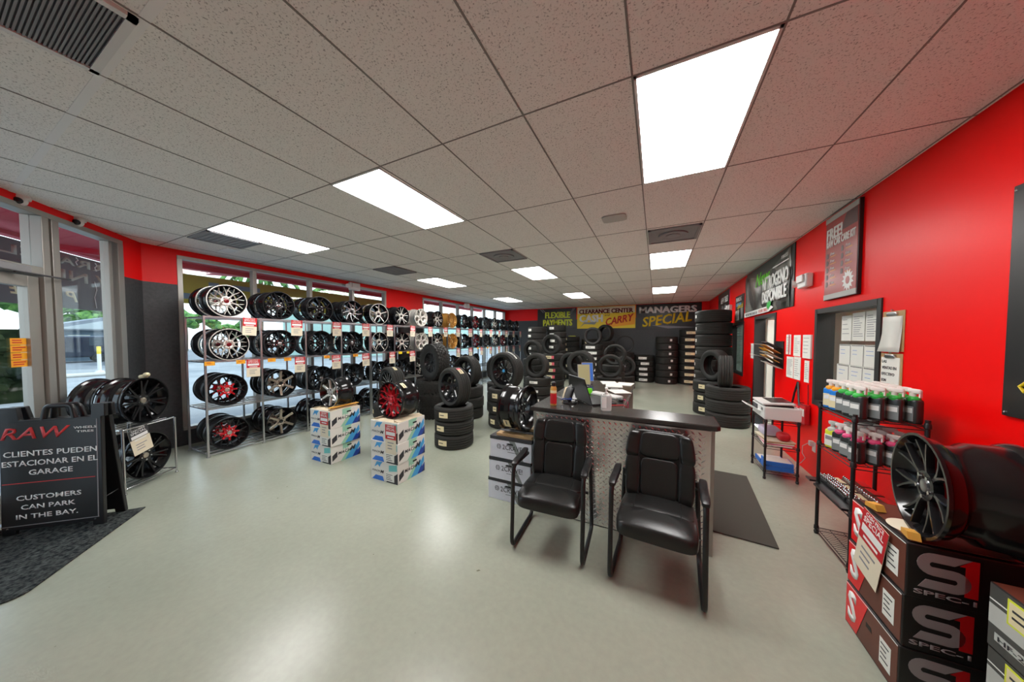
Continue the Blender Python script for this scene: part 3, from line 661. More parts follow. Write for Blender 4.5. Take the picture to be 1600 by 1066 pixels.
# ------------------------------------------------------------------ tyres
def tyre_prof(Rt, rin, W, groove=True):
    h = W / 2; sh = .022; P = []
    P += [(-h * .80, rin), (-h * .86, rin + .012), (-h * .98, rin + (Rt - rin) * .45), (-h, rin + (Rt - rin) * .6), (-h * .96, Rt - sh * 1.4), (-h * .88, Rt - sh * .45), (-h * .78, Rt - .002)]
    if groove:
        for gx in (-.5, -.17, .17, .5): P += [(h * (gx - .045), Rt), (h * (gx - .035), Rt - .008), (h * (gx + .035), Rt - .008), (h * (gx + .045), Rt)]
    P += [(h * .78, Rt - .002), (h * .88, Rt - sh * .45), (h * .96, Rt - sh * 1.4), (h, rin + (Rt - rin) * .6), (h * .98, rin + (Rt - rin) * .45), (h * .86, rin + .012), (h * .80, rin)]
    P += [(h * .74, rin + .006), (h * .84, rin + (Rt - rin) * .45), (h * .74, Rt - .03), (0, Rt - .02), (-h * .74, Rt - .03), (-h * .84, rin + (Rt - rin) * .45), (-h * .74, rin + .006)]
    return P
def tyre_mesh(b, Rt, rin, W, axis, c, lugs=False, seg=44):
    pr = tyre_prof(Rt, rin, W, not lugs); ms = [1 if r > Rt - .012 else 0 for a, r in pr]
    b.lathe(pr, seg, axis, c, closed=True, mats=ms, uvk=2 * PI * Rt * 2)
    if lugs:
        c = Vector(c)
        for i in range(30):
            for sg in (-1, 1):
                for q, (ax, ln, dr) in enumerate(((.86, .05, .0), (.48, .055, .5), (.14, .05, .2))):
                    t = 2 * PI * (i + dr + (.5 if sg > 0 else 0)) / 30; rr = Rt + .002; a = sg * W / 2 * ax
                    rad = Vector((0, math.cos(t), math.sin(t))) if axis == 'X' else Vector((math.cos(t), math.sin(t), 0)); axv = Vector((1, 0, 0)) if axis == 'X' else Vector((0, 0, 1)); tan = axv.cross(rad)
                    mx = Matrix((rad, tan, axv)).transposed(); b.box(c + rad * (rr - (.02 if q == 0 else .008)) + axv * a, (.03, .046, W * .14), 1, mtx=mx)
    return b
def tread_label(parent, Rt, axis, c, a0, t0, dt, wa, m='sticker', m2=None, z0=None):
    # curved paper sticker lying on the tread
    def patch(ta, tb, w_, off, mm, nm):
        vs = []; n = 6; b = MB()
        for i in range(n + 1):
            t = ta + (tb - ta) * i / n
            for r in (Rt + .0008 + off, Rt + .0022 + off):
                for s_ in (-w_ / 2, w_ / 2):
                    v = (a0 + s_, r * math.cos(t), r * math.sin(t)) if axis == 'X' else (r * math.cos(t), r * math.sin(t), a0 + s_)
                    vs.append(Vector(v) + Vector(c))
        fs = []
        for i in range(n):
            o = i * 4; p = o + 4; fs += [(o, o + 1, p + 1, p), (o + 2, p + 2, p + 3, o + 3), (o, p, p + 2, o + 2), (o + 1, o + 3, p + 3, p + 1)]
        fs += [(0, 2, 3, 1), (n * 4, n * 4 + 1, n * 4 + 3, n * 4 + 2)]
        b.add(vs, fs); return b.build(nm, mm, parent)
    patch(t0 - dt / 2, t0 + dt / 2, wa, 0, m, 'label')
    patch(t0 - dt * .38, t0 + dt * .1, wa * .14, .0016, 'ink', 'print'); 
    if m2: patch(t0 + dt * .22, t0 + dt * .5, wa, .0012, m2, 'label_band')
TP = {}
def flat_tyre(key, Rt, rin, W, loc, rz, label, lab=None, lugs=False, group=None):
    if key in TP: return dup(TP[key], loc, rz, label, 'tire', group)
    b = tyre_mesh(MB(), Rt, rin, W, 'Z', (0, 0, W / 2), lugs); o = b.build('tire', ['rubber', 'tread'], None, loc, rz); tag(o, label, 'tire', group)
    if lab: tread_label(o, Rt, 'Z', (0, 0, W / 2), 0, lab.get('t', -PI / 2), lab['w'] / Rt, lab['h'], lab.get('m', 'sticker'), lab.get('m2'))
    TP[key] = remember(o); return o
def stack(place, n, x, y, Rt, W, rin=.2, z=0, lab=None, rot=0, lugs=False, key=None, jit=.012):
    key = key or (n, Rt, W, str(lab), lugs); rd = random.Random(int((x + 9) * 100 + y * 10)); grp = 'tires stacked ' + place
    for i in range(n):
        where = 'top' if i == n - 1 else 'bottom' if i == 0 else ORD[i] + ' from the bottom'
        if n == 3 and i == 1: where = 'middle'
        flat_tyre(key, Rt, rin, W, (x + rd.uniform(-jit, jit), y + rd.uniform(-jit, jit), z + i * W), rot + rd.uniform(-.12, .12), 'black tire, %s of the stack %s' % (where, place), lab, lugs, grp)
    return z + n * W
def upright(key, Rt, rin, W, loc, rz, label, style=None, lab=None, lugs=False, lean=0, Rw=None, group=None):
    # local axle x, face +x
    if style:
        t = thing('mounted_tire', label, 'tire', loc, 0, group); t.rotation_euler = (0, lean, rz)
        tyre_mesh(MB(), Rt, rin, W, 'X', (0, 0, Rt), lugs).build('tire', ['rubber', 'tread'], t)
        wheel_parts(t, ST[style], rin + .008, W * .86, Rt); o = t
        if lab: tread_label(t, Rt, 'X', (0, 0, Rt), 0, lab['t'], lab['w'] / Rt, lab['h'], lab.get('m', 'sticker'), lab.get('m2'))
        return t
    if key in TP: return dup(TP[key], loc, (0, lean, rz), label, 'tire', group)
    o = tyre_mesh(MB(), Rt, rin, W, 'X', (0, 0, Rt)).build('tire', ['rubber', 'tread'], None, loc); o.rotation_euler = (0, lean, rz); tag(o, label, 'tire', group)
    TP[key] = remember(o); return o
YL = dict(w=.13, h=.085); WL = dict(w=.22, h=.07, m='paper'); RL = dict(w=.26, h=.09, m='sticker', m2='sticker_pink'); SW = dict(w=.09, h=.06, m='paper')
dn = -PI / 2
# middle of the floor
z = stack('right of the white box stacks', 3, -2.87, 3.82, .305, .213, .20, lab=dict(w=.15, h=.08, t=-PI / 2 + .12), rot=-.15)
upright(None, .31, .225, .225, (-2.88, 3.83, z - .035), dn - .30, 'tire on a matte black five-spoke wheel, on the stack right of the white boxes', 'five_black', dict(t=1.05, w=.14, h=.07, m2='sticker_pink'))
z = stack('behind the red wheel, with off-road tread', 3, -4.34, 5.05, .36, .265, .21, lugs=True, lab=dict(w=.07, h=.05, m='paper'), rot=-.35)
upright(None, .40, .215, .29, (-4.34, 5.08, z - .03), dn - .30, 'big off-road tire on a black wheel, nearest the racks', 'offroad', lugs=True)
z = stack('behind the matte black five-spoke wheel', 3, -3.64, 5.32, .335, .225, .21)
upright(None, .335, .235, .235, (-3.65, 5.32, z - .035), dn - .25, 'tire on a black six-spoke wheel, right of the off-road tire', 'six_black')
z = stack('just left of the counter, with cream labels', 3, -2.62, 5.10, .335, .247, .21, lab=dict(w=.12, h=.085, t=-PI / 2 - .12), rot=-.12)
upright(None, .36, .262, .25, (-2.60, 5.10, z - .04), dn - .28, 'large tire on a black multi-spoke wheel with a blue center cap', 'fifteen', dict(t=1.15, w=.3, h=.03, m='paper'))
z = stack('behind the large multi-spoke tire', 3, -3.25, 6.1, .325, .225, .2)
upright('u33', .325, .21, .22, (-3.30, 6.1, z - .03), dn - .2, 'bare tire partly hidden behind the large multi-spoke tire')
z = stack('behind the loose black wheel and the spray can', 3, -2.78, 7.30, .335, .225, .2, lab=dict(w=.22, h=.06, m='paper'), rot=.1)
upright('u33', .325, .21, .22, (-2.80, 7.25, z - .03), dn - .12, 'bare upright tire showing white labels through its hole, left of the spray can')
z = stack('with pink labels behind the spray can', 6, -2.92, 9.0, .335, .2, .2, lab=RL, rot=.06)
upright('u32', .32, .215, .2, (-2.95, 8.95, z - .03), dn - .1, 'bare upright tire on top of the stack with pink labels')
z = stack('near the end of the racks', 5, -3.72, 9.3, .33, .2, .2)
upright('u32', .32, .215, .2, (-3.72, 9.25, z - .03), dn - .12, 'bare upright tire nearest the far end of the racks')
# along the back
stack('left of the FLEXIBLE PAYMENTS banner', 9, -4.2, 10.9, .36, .235, .21, lab=dict(w=.19, h=.09, m='paper', t=-PI / 2 - .5))
stack('below the yellow FLEXIBLE PAYMENTS banner', 9, -3.55, 11.35, .37, .243, .21, lab=dict(w=.2, h=.09, m='paper', t=-PI / 2 - .2))
z = stack('topped by a yellow-green sheet', 8, -3.2, 12.25, .34, .22, .21, lab=dict(w=.14, h=.1, m='sticker', t=-PI / 2 - .5))
o = MB().superel((0, 0, .015), (.3, .22, .03), .6, .4).build('plastic_sheet', 'yellow_green', None, (-3.14, 12.15, z - .012), .3); tag(o, 'small yellow-green sheet lying on a tire stack below the banners', 'sheet')
stack('behind, seen between taller stacks', 7, -2.5, 12.55, .33, .235, .21, lab=dict(w=.12, h=.12, m='sticker', t=-PI / 2 - .3))
z = stack('below the CLEARANCE CENTER banner', 7, -2.15, 11.4, .36, .207, .21, lab=dict(w=.36, h=.09, m='paper'))
upright('u35', .335, .235, .2, (-2.15, 11.35, z - .03), dn + .02, 'bare upright tire on the stack below the CLEARANCE CENTER banner')
z = stack('against the back wall below CASH', 7, -1.83, 12.4, .35, .225, .21)
upright('u36', .34, .23, .24, (-1.85, 12.4, z - .03), dn - .5, 'dark upright tire in the shadow below the CASH lettering')
z = stack('behind the laptop', 3, -1.72, 7.7, .35, .232, .2)
upright('u35b', .355, .235, .23, (-1.75, 7.7, z - .04), dn - .1, 'large bare upright tire right behind the laptop')
upright('u32', .32, .215, .2, (-2.1, 8.05, z - .04), dn - .2, 'bare upright tire mostly hidden left of the one behind the laptop')
z = stack('behind the two leaflet stands', 3, -1.18, 8.75, .34, .2, .2)
upright('u35', .335, .235, .2, (-1.16, 8.72, z - .04), dn + .08, 'nearer bare upright tire to the right of the blue leaflet stand')
z = stack('well behind the leaflet stands', 4, -1.2, 9.75, .335, .215, .2)
upright('u35', .335, .235, .2, (-1.16, 9.75, z - .03), dn, 'higher bare upright tire above the blue leaflet stand'); 
z = stack('behind the papers on the counter', 2, -.95, 10.65, .335, .215, .2)
upright(None, .345, .225, .215, (-.95, 10.62, z - .03), dn + .12, 'upright tire on a black wheel, behind the papers on the counter', 'plain')
z = stack('below the gap between the banners', 6, -1.1, 12.4, .35, .19, .21)
upright('u35c', .335, .285, .12, (-1.1, 12.35, z - .025), dn + .05, 'thin low-profile upright tire against the back wall')
stack('right of the counter papers', 5, -.40, 12.64, .36, .205, .21, lab=dict(w=.3, h=.09, m='paper', t=-PI / 2 - .1), rot=.05)
stack('of seven tires below MANAGERS SPECIAL', 7, .35, 12.45, .37, .248, .2, lab=dict(w=.075, h=.075, m='paper', t=-PI / 2 + .2), rot=.12)
stack('behind the tallest stack', 8, 1.12, 12.64, .37, .25, .21, lab=dict(w=.3, h=.09, m='sticker', t=-PI / 2 - .1))
# right side by the red wall
stack('tallest, by the red wall', 8, 1.26, 8.85, .385, .296, .23, lab=dict(w=.06, h=.07, m='paper', t=PI + .12), rot=.05, jit=.02)
z = stack('of three small ones between the two big stacks', 3, 1.11, 7.92, .335, .25, .2, lab=dict(w=.13, h=.09, m='sticker', t=PI + .9))
upright('u34', .345, .225, .24, (1.17, 7.86, z - .01), R(-150), 'bare upright tire facing left, on the small stack by the red wall')
z = stack('nearest on the right, by the office door', 3, 1.27, 7.08, .365, .252, .22)
upright('u31', .315, .21, .23, (1.21, 7.0, z - .035), R(172), 'bare upright tire showing its grooved tread, on the nearest right stack')
# the one near the racks, behind the red wheel
upright(None, .33, .25, .235, (-4.38, 3.95, .50), dn - .3, 'tire on a silver fan-spoke wheel, behind the red mesh wheel', 'fan', dict(t=1.2, w=.12, h=.05))
stack('under the silver fan-spoke wheel', 2, -4.38, 3.95, .33, .255, .21, lab=dict(w=.1, h=.07, t=-PI / 2 - .5))
flat_tyre('fl', .31, .2, .22, (-3.62, 3.35, 0), .2, 'single black tire lying flat between the two white box stacks')
# ------------------------------------------------------------------ wheel boxes with a loose wheel on top
def brush(b, pts, o, rt, up, th=.0012):
    b.prism(pts, o, rt, up, th); return b
def mbox(name, S, h, loc, label, group, top=False):
    t = thing('wheel_box', label, 'box', loc, 0, group); x, y = S
    MB().bb((0, 0, .0), (x, y, h - .001)).build('body', 'card_white', t, smooth=False, bevel=.004)
    F, rt, up = (0, -.0002, 0), (1, 0, 0), (0, 0, 1); G, rg = (-.0002, 0, 0), (0, -1, 0)         # long face -y ; end face -x
    # long face art
    decal(t, 'graphic_block', [(.02, .03), (.09, .075), (.09, .15), (.02, .105)], 'ink', F, rt, up)
    b = MB(); brush(b, [(.17, h), (.31, h), (.24, h * .62), (.225, h * .70), (.21, h * .55), (.2, h * .72), (.17, h * .6)], F, rt, up); b.build('graphic_mint', 'mint', t, smooth=False)
    b = MB(); brush(b, [(.14, 0), (.2, 0), (.30, h * .5), (.27, h * .55), (.22, h * .4)], F, rt, up); b.build('graphic_green', 'mint', t, smooth=False)
    b = MB(); brush(b, [(.2, 0), (.33, 0), (.43, h * .55), (.42, h * .85), (.37, h * .6), (.36, h * .75), (.30, h * .5)], F, rt, up); b.build('graphic_blue', 'sky_blue', t, smooth=False)
    b = MB(); brush(b, [(.31, 0), (.435, 0), (.435, h * .48), (.39, h * .28), (.40, h * .42), (.36, h * .3)], F, rt, up, .0016); b.build('graphic_navy', 'blue_deep', t, smooth=False)
    b = MB(); brush(b, [(.38, 0), (.436, 0), (.436, h * .32), (.41, h * .1)], F, rt, up, .002); b.build('graphic_dark', 'navy', t, smooth=False)
    text(t, 'MACH', (.195, -.0012, h * .50), rt, up, .185, .040, 'ink', shear=.2, bold=.02, space=1.1, th=.001); text(t, 'M', (.32, -.0022, h * .56), rt, up, .085, .06, 'ink', bold=.04, shear=.35, th=.001)
    decal(t, 'hand_hole', rect(.235, h * .76, .30, h * .84), 'seam_black', F, rt, up, .0018)
    # end face art (u runs from the far edge towards the front edge)
    def u(a, z_): return (a, z_)
    E0 = (-.0002, y, 0)
    decal(t, 'graphic_swoosh', [(.06, h * .62), (.10, h * .92), (.20, h * .96), (.16, h * .78), (.15, h * .66), (.12, h * .78)], 'sky_blue', E0, rg, up)
    decal(t, 'graphic_wedge', [(.02, .0), (.08, .055), (.2, .055), (.22, 0)], 'blue', E0, rg, up)
    decal(t, 'graphic_teal', [(.30, h * .55), (.43, h * .65), (.43, h * .95), (.30, h * .85)], 'teal', E0, rg, up)
    decal(t, 'graphic_corner', [(.25, 0), (.44, 0), (.44, h * .55), (.385, h * .4), (.385, h * .06), (.27, h * .06)], 'ink', E0, rg, up)
    text(t, 'MACH', (-.0012, y - .09, h * .46), rg, up, .13, .024, 'ink', shear=.2, th=.001); text(t, 'M', (-.0012, y - .19, h * .46), rg, up, .06, .036, 'ink', bold=.03, shear=.3, th=.001)
    t2 = decal(t, 'sticker', rect(.24, h * .08, .38, h * .48), 'paper', E0, rg, up, .0018); lines(t, (-.0022, y - .31, h * .42), rg, up, .11, 4, .02, .006)
    if top:
        f = MB(); f.box((x / 2, .045, h + .012), (x * .9, .08, .005), mtx=Matrix.Rotation(R(14), 3, 'X')); f.build('flap', 'tan_flap', t, smooth=False)
        f = MB(); f.box((x / 2, y - .045, h + .012), (x * .9, .08, .005), mtx=Matrix.Rotation(R(-14), 3, 'X')); f.build('flap', 'tan_flap', t, smooth=False)
        f = MB(); f.box((.04, y / 2, h + .006), (.07, y * .7, .004), mtx=Matrix.Rotation(R(-8), 3, 'Y')); f.build('flap', 'tan_flap', t, smooth=False)
        MB().bb((.01, .01, h - .001), (x - .01, y - .01, h + .002)).build('top_sheet', 'tan_flap', t, smooth=False)
    t.rotation_euler = (0, 0, PI / 2); return remember(t)
BH = .238; S = (.44, .44)
pr = {}
for q, (bx, by, nm) in enumerate(((-3.868, 2.46, 'left'), (-2.635, 2.445, 'right'))):
    for i in range(3):
        lb = 'white, blue and green wheel box, %s of the %s stack of three' % (('bottom', 'middle', 'top')[i], nm)
        loc = (bx + (-.01, .006, 0)[i], by + (.004, -.006, 0)[i], i * BH)
        if i == 2 and q == 0: pr['t'] = mbox('b', S, BH, loc, lb, 'white wheel boxes', True)
        elif i == 2: dup(pr['t'], loc, PI / 2, lb, 'box', 'white wheel boxes')
        elif q == 0 and i == 0: pr['b'] = mbox('b', S, BH, loc, lb, 'white wheel boxes')
        else: dup(pr['b'], loc, PI / 2, lb, 'box', 'white wheel boxes')
zt = 3 * BH + .004
# the stacks stand with their long side along x: rotate copies so that the printed sides face the door and the camera
t = thing('alloy_wheel', 'silver six-spoke wheel with black barrel on the left white box stack', 'wheel', (-4.07, 2.69, zt), dn - .06)
wheel_parts(t, dict(ST['chrome6']), .21, .24, .21)
t = thing('alloy_wheel', 'black deep-lip wheel with red mesh spokes on the right white box stack', 'wheel', (-2.845, 2.66, zt), dn - .06)
wheel_parts(t, dict(ST['red20']), .225, .26, .225)
tread_label(t, .211, 'X', (0, 0, .225), .02, 1.0, .09 / .21, .05)
price_tag((-3.985, 2.452, .70), -PI / 2, 'red price tag taped on the left white box stack', 0, .17, .34, 'price tags on boxes', 'red_ink', .5)
price_tag((-2.735, 2.437, .69), -PI / 2, 'red price tag taped on the right white box stack', 0, .17, .34, 'price tags on boxes', 'red_ink', .5)
o = MB().box((0, 0, 0), (.42, .05, .012)).build('cardboard_strip', 'tape_orange', None, (-3.905, 2.68, zt + .035), PI / 2, smooth=False); tag(o, 'orange cardboard strip under the silver six-spoke wheel', 'cardboard')
o = MB().bb((-.22, -.12, -.004), (.22, .12, .004)).build('cardboard_sheet', 'tape_orange', None, (-3.62, 3.33, .225), .3, smooth=False)
tag(o, 'orange cardboard sheet behind the red mesh wheel', 'cardboard'); 
def cravebox(loc, label):
    t = thing('wheel_box', label, 'box', loc, 0, 'white boxes beside the counter'); x, y, h = .47, .46, .223
    MB().bb((0, 0, 0), (x, y, h - .001)).build('body', 'card_shade', t, smooth=False, bevel=.004)
    MB().bb((-.001, -.0012, h - .034), (x + .001, y + .001, h - .0005)).build('lid_edge', 'ink', t, smooth=False)
    F, rt, up = (0, -.0002, 0), (1, 0, 0), (0, 0, 1)
    b = MB(); b.lathe([(-.0012, .026), (-.0002, .026)], 20, 'Y', (.105, 0, .12)); b.build('emblem', 'ink', t, smooth=False)
    b = MB(); [b.prism(rect(-.03, s_, .03, s_ + .005), (.105, -.0014, .12), rt, up, .0008) for s_ in (-.014, -.002, .010)]; b.prism(rect(-.003, -.026, .003, .026), (.105, -.0014, .12), rt, up, .0008); b.build('emblem_bars', 'card_shade', t, smooth=False)
    text(t, '2CRAVE!', (.265, -.0004, .12), rt, up, .235, .05, 'ink'); lines(t, (.27, -.0003, .075), rt, up, .13, 1, .02, .004, ragged=0)
    decal(t, 'hand_hole', [(.19, .155), (.21, .165), (.26, .165), (.275, .155), (.26, .147), (.21, .147)], 'seam_black', F, rt, up, .0016)
    decal(t, 'graphic_stripe', [(.22, .19), (.285, .19), (.385, .0), (.34, .0)], 'label_grey', F, rt, up, .0008)
    return remember(t)
c0 = cravebox((-1.585, 2.69, 0), 'white box with a black lid edge beside the counter, bottom of three')
dup(c0, (-1.572, 2.685, .223), 0, 'white box with a black lid edge beside the counter, middle of three', 'box', 'white boxes beside the counter')
dup(c0, (-1.562, 2.69, .446), 0, 'white box with a black lid edge beside the counter, top of three', 'box', 'white boxes beside the counter')
o = MB().bb((-.20, -.045, 0), (.2, .045, .028)).build('wood_strip', 'ply', None, (-1.30, 2.76, .669), 0, smooth=False, bevel=.003); tag(o, 'light wooden strip under the loose wheel beside the counter', 'wood')
o = MB().bb((-.20, -.045, 0), (.2, .045, .028)).build('wood_strip', 'ply', None, (-1.30, 3.02, .669), 0, smooth=False, bevel=.003); tag(o, 'light wooden strip at the back under the loose wheel beside the counter', 'wood')
t = thing('alloy_wheel', 'loose gloss black wheel on the white boxes beside the counter', 'wheel', (-1.33, 2.89, .697), -.05); wheel_parts(t, ST['crave'], .245, .25, .245)
tread_label(t, .231, 'X', (0, 0, .245), -.03, 3.75, .10 / .23, .07); tread_label(t, .231, 'X', (0, 0, .245), .0, 4.2, .04 / .23, .05, 'paper')

# ------------------------------------------------------------------ service counter
t = thing('service_counter', 'L-shaped service counter with diamond plate front and black top', 'counter', (0, 0, 0))
x0, x1, y0 = -1.065, .412, 2.69; zt_ = .985
core = MB(); core.bb((x0 + .01, y0 + .006, .0), (x1 - .01, y0 + .29, zt_)); core.build('front_panel', 'dark_trim', t, smooth=False)
leg = MB(); leg.bb((x0 + .012, y0 + .29, 0), (-.30, 4.72, zt_)); leg.build('side_cabinet', 'wood_panel', t, smooth=False)
def plate(nm, o, rt, up, w, h):
    b = MB(); b.prism(rect(0, 0, w, h), o, rt, up, .002); rt = Vector(rt); up = Vector(up); nn = rt.cross(up); o = Vector(o) + nn * .002; p = .048; k = 0
    for j in range(int(h / (p * .5)) - 1):
        for i in range(int(w / p) - 1):
            cxx = (i + .75 + (.5 if j % 2 else 0)) * p; cyy = (j + 1) * p * .5; a = R(45 if j % 2 else -45); L, Wd = .0205, .0062
            ca, sa = math.cos(a), math.sin(a); q = lambda u_, v_, n_: o + rt * (cxx + u_ * ca - v_ * sa) + up * (cyy + u_ * sa + v_ * ca) + nn * n_
            b.add([q(-L, 0, 0), q(0, -Wd, 0), q(L, 0, 0), q(0, Wd, 0), q(-L * .45, 0, .0045), q(L * .45, 0, .0045)], [(0, 1, 5, 4), (1, 2, 5), (2, 3, 4, 5), (3, 0, 4)])
    return b.build(nm, 'diamond', t, smooth=False)
plate('diamond_plate', (x0, y0, .01), (1, 0, 0), (0, 0, 1), x1 - x0 - .02, zt_ - .02)
plate('diamond_plate', (x0 + .0085, 4.7, .01), (0, -1, 0), (0, 0, 1), 1.98, zt_ - .02)
MB().bb((x1 - .024, y0 - .006, 0), (x1, y0 + .29, zt_)).build('corner_trim', 'aluminium', t, smooth=False); MB().bb((x0 - .004, y0 - .006, 0), (x0 + .018, y0 + .014, zt_)).build('corner_trim', 'aluminium', t, smooth=False)
tp = MB(); tp.prism([(x0 - .03, y0 - .035), (x1 + .01, y0 - .035), (x1 + .035, y0 - .01), (x1 + .035, y0 + .30), (-.27, y0 + .30), (-.27, 4.75), (x0 - .03, 4.75)], (0, 0, zt_), (1, 0, 0), (0, 1, 0), .042)
tp.build('worktop', 'counter_top', t, smooth=False, bevel=.008)
ZC = zt_ + .042
# rubber mat behind it
o = MB().prism([(-.38, -.72), (.38, -.72), (.38, .72), (-.38, .72)], (0, 0, 0), (1, 0, 0), (0, 1, 0), .012).build('rubber_mat', 'mat_brown', None, (.58, 3.76, .001), R(-4.2) * 1, smooth=False, bevel=.004); tag(o, 'brown rubber floor mat beside the counter', 'mat')
# things on the counter
t = thing('spray_can', 'tall spray can with red and orange print at the counter corner', 'can', (-.905, 2.80, ZC))
MB().lathe([(0, .026), (.004, .031), (.17, .031), (.185, .024), (.19, .022)], 20).build('can_body', 'bronze', t); MB().lathe([(.02, .0315), (.12, .0315)], 20).build('label_band', 'red_ink', t); MB().lathe([(.188, .021), (.225, .021), (.235, .012), (.236, 0)], 16).build('cap', 'black_plastic', t); MB().lathe([(.125, .0316), (.15, .0316)], 20).build('label_band', 'sticker', t)
t = thing('laptop', 'open black laptop seen from behind on the counter', 'laptop', (-.66, 3.08, ZC), R(-52))
MB().bb((-.19, -.0, .0), (.19, .25, .018)).build('keyboard_base', 'black_plastic', t, smooth=False, bevel=.004)
lid = MB(); lid.box((0, -.052, .135), (.38, .008, .265), mtx=Matrix.Rotation(R(18), 3, 'X')); lo = lid.build('screen_lid', 'black_satin', t, smooth=False, bevel=.003)
e_ = MB(); e_.lathe([(-.001, .028), (0, .028)], 20, 'Y'); o = e_.build('emblem', 'grille', t, (0, -.056, .15)); o.rotation_euler = (R(18), 0, 0)
MB().box((0, -.094, .266), (.378, .007, .006)).build('lid_edge', 'steel', t, smooth=False)
t = thing('card_reader', 'grey card reader with coiled cables in front of the laptop', 'card reader', (-.80, 2.98, ZC + .004), R(-25))
MB().superel((0, .0, .075), (.09, .05, .16), .4, .5, fn=lambda p: Vector((p.x, p.y + p.z * .45, p.z))).build('reader_body', 'black_plastic', t); MB().superel((-.06, .02, .07), (.05, .04, .15), .4, .6, fn=lambda p: Vector((p.x, p.y + p.z * .4, p.z))).build('reader_strip', 'tan_flap', t)
MB().lathe([(0, .07), (.008, .068), (.014, .03), (.02, .0)], 24).build('stand_base', 'black_plastic', t, (.02, -.01, 0))
for q in range(3):
    c_ = MB(); c_.tube([(.06 * math.cos(a) + .09 - q * .07, -.05 + .035 * math.sin(a) - q * .012, .012 + .03 * abs(math.sin(a * .7 + q)) + q * .012) for a in [k * .5 for k in range(14)]], .0045, 6); c_.build('cable', ['black_plastic', 'blue_deep', 'grille'][q], t)
t = thing('sanitizer_bottle', 'clear pump bottle of hand sanitizer at the counter edge', 'bottle', (-.405, 2.80, ZC), R(15))
MB().superel((0, 0, .075), (.095, .06, .15), .25, .45).build('bottle_body', 'clear_plastic', t); MB().bb((-.04, -.0325, .03), (.0, -.0305, .13)).build('label', 'white', t, smooth=False); MB().cyl((0, 0, .158), .016, .02, 14).cyl((0, 0, .185), .006, .05, 10).box((.0, -.02, .208), (.02, .06, .014)).build('pump', 'white_plastic', t)
def stand(x, y, rz, m, lab):
    t = thing('leaflet_stand', lab, 'stand', (x, y, ZC), rz, 'leaflet stands'); q = Matrix.Rotation(R(-14), 3, 'X')
    MB().box((0, .03, .17), (.15, .006, .26), mtx=q).build('card', m, t, smooth=False); MB().box((0, .036, .17), (.165, .004, .275), mtx=q).build('holder', 'clear_plastic', t, smooth=False); MB().bb((-.06, -.04, 0), (.06, .09, .012)).bb((-.012, .0, 0), (.012, .02, .06)).build('foot', 'grille_dark', t, smooth=False)
    return t
t = stand(-.86, 4.0, R(25), 'olive_paper', 'leaflet stand with an olive yellow card behind the laptop'); 
t.location.z += 0; stand(-.88, 4.33, R(25), 'blue', 'leaflet stand with a bright blue card behind the laptop')
o = MB().superel((0, 0, .035), (.06, .02, .07), .5, .6).build('green_tag', 'green_bright', None, (-.70, 3.55, ZC), .4); tag(o, 'bright green tag between laptop and leaflet stand', 'tag')
t = thing('keyboard', 'pale keyboard lying on the counter beside the laptop', 'keyboard', (-.52, 3.52, ZC), R(-32)); MB().bb((-.2, -.065, 0), (.2, .065, .018)).build('case', 'light_grey', t, smooth=False, bevel=.004)
k_ = MB(); [k_.bb((-.19 + i * .0255, -.055 + j * .023, .018), (-.168 + i * .0255, -.036 + j * .023, .023)) for i in range(15) for j in range(5)]; k_.build('keys', 'white_plastic', t, smooth=False)
for i, (x, y, r_, lab) in enumerate(((-.52, 4.30, .15, 'white paper pile nearest on the counter, left'), (-.40, 4.52, -.1, 'white paper sheet at the far right of the counter'), (-.62, 4.55, .3, 'white paper sheet behind the others on the counter'))):
    o = MB().bb((-.108, -.14, .0), (.108, .14, .006 + .003 * (i == 0))).build('paper_sheet', 'paper', None, (x, y, ZC), r_, smooth=False); tag(o, lab, 'paper', 'papers on the counter'); 
    if i: o.location.z += .0002 * i
t = thing('clipboard', 'dark clipboard with a metal clip on the counter', 'clipboard', (-.41, 3.86, ZC + .001), .5); MB().bb((-.11, -.15, 0), (.11, .15, .004)).build('board', 'wood_panel', t, smooth=False); MB().bb((-.1, -.14, .004), (.1, .12, .006)).build('sheet', 'paper', t, smooth=False); MB().superel((0, .13, .008), (.1, .03, .014)).build('clip', 'steel', t)
o = MB().superel((0, 0, .016), (.055, .1, .034), .8, .7).build('computer_mouse', 'black_plastic', None, (-.33, 3.29, ZC), .3); tag(o, 'black computer mouse behind the sanitizer bottle', 'mouse')
c_ = MB(); c_.tube([(-.40, 3.02, ZC + .005), (-.34, 3.04, ZC + .006), (-.285, 3.08, ZC + .006), (-.258, 3.10, ZC - .01), (-.255, 3.11, ZC - .12), (-.255, 3.11, .6), (-.255, 3.12, .3)], .004, 6)
tag(c_.build('cable', 'red_ink', None), 'red cable hanging over the inner counter edge near the sanitizer bottle', 'cable')
c_ = MB(); c_.tube([(-.36, 3.42, ZC + .005), (-.29, 3.35, ZC + .005), (-.26, 3.34, ZC - .02), (-.256, 3.34, .7), (-.255, 3.32, .32)], .004, 6)
tag(c_.build('cable', 'pink', None), 'pink cable hanging over the inner counter edge beside the keyboard', 'cable')

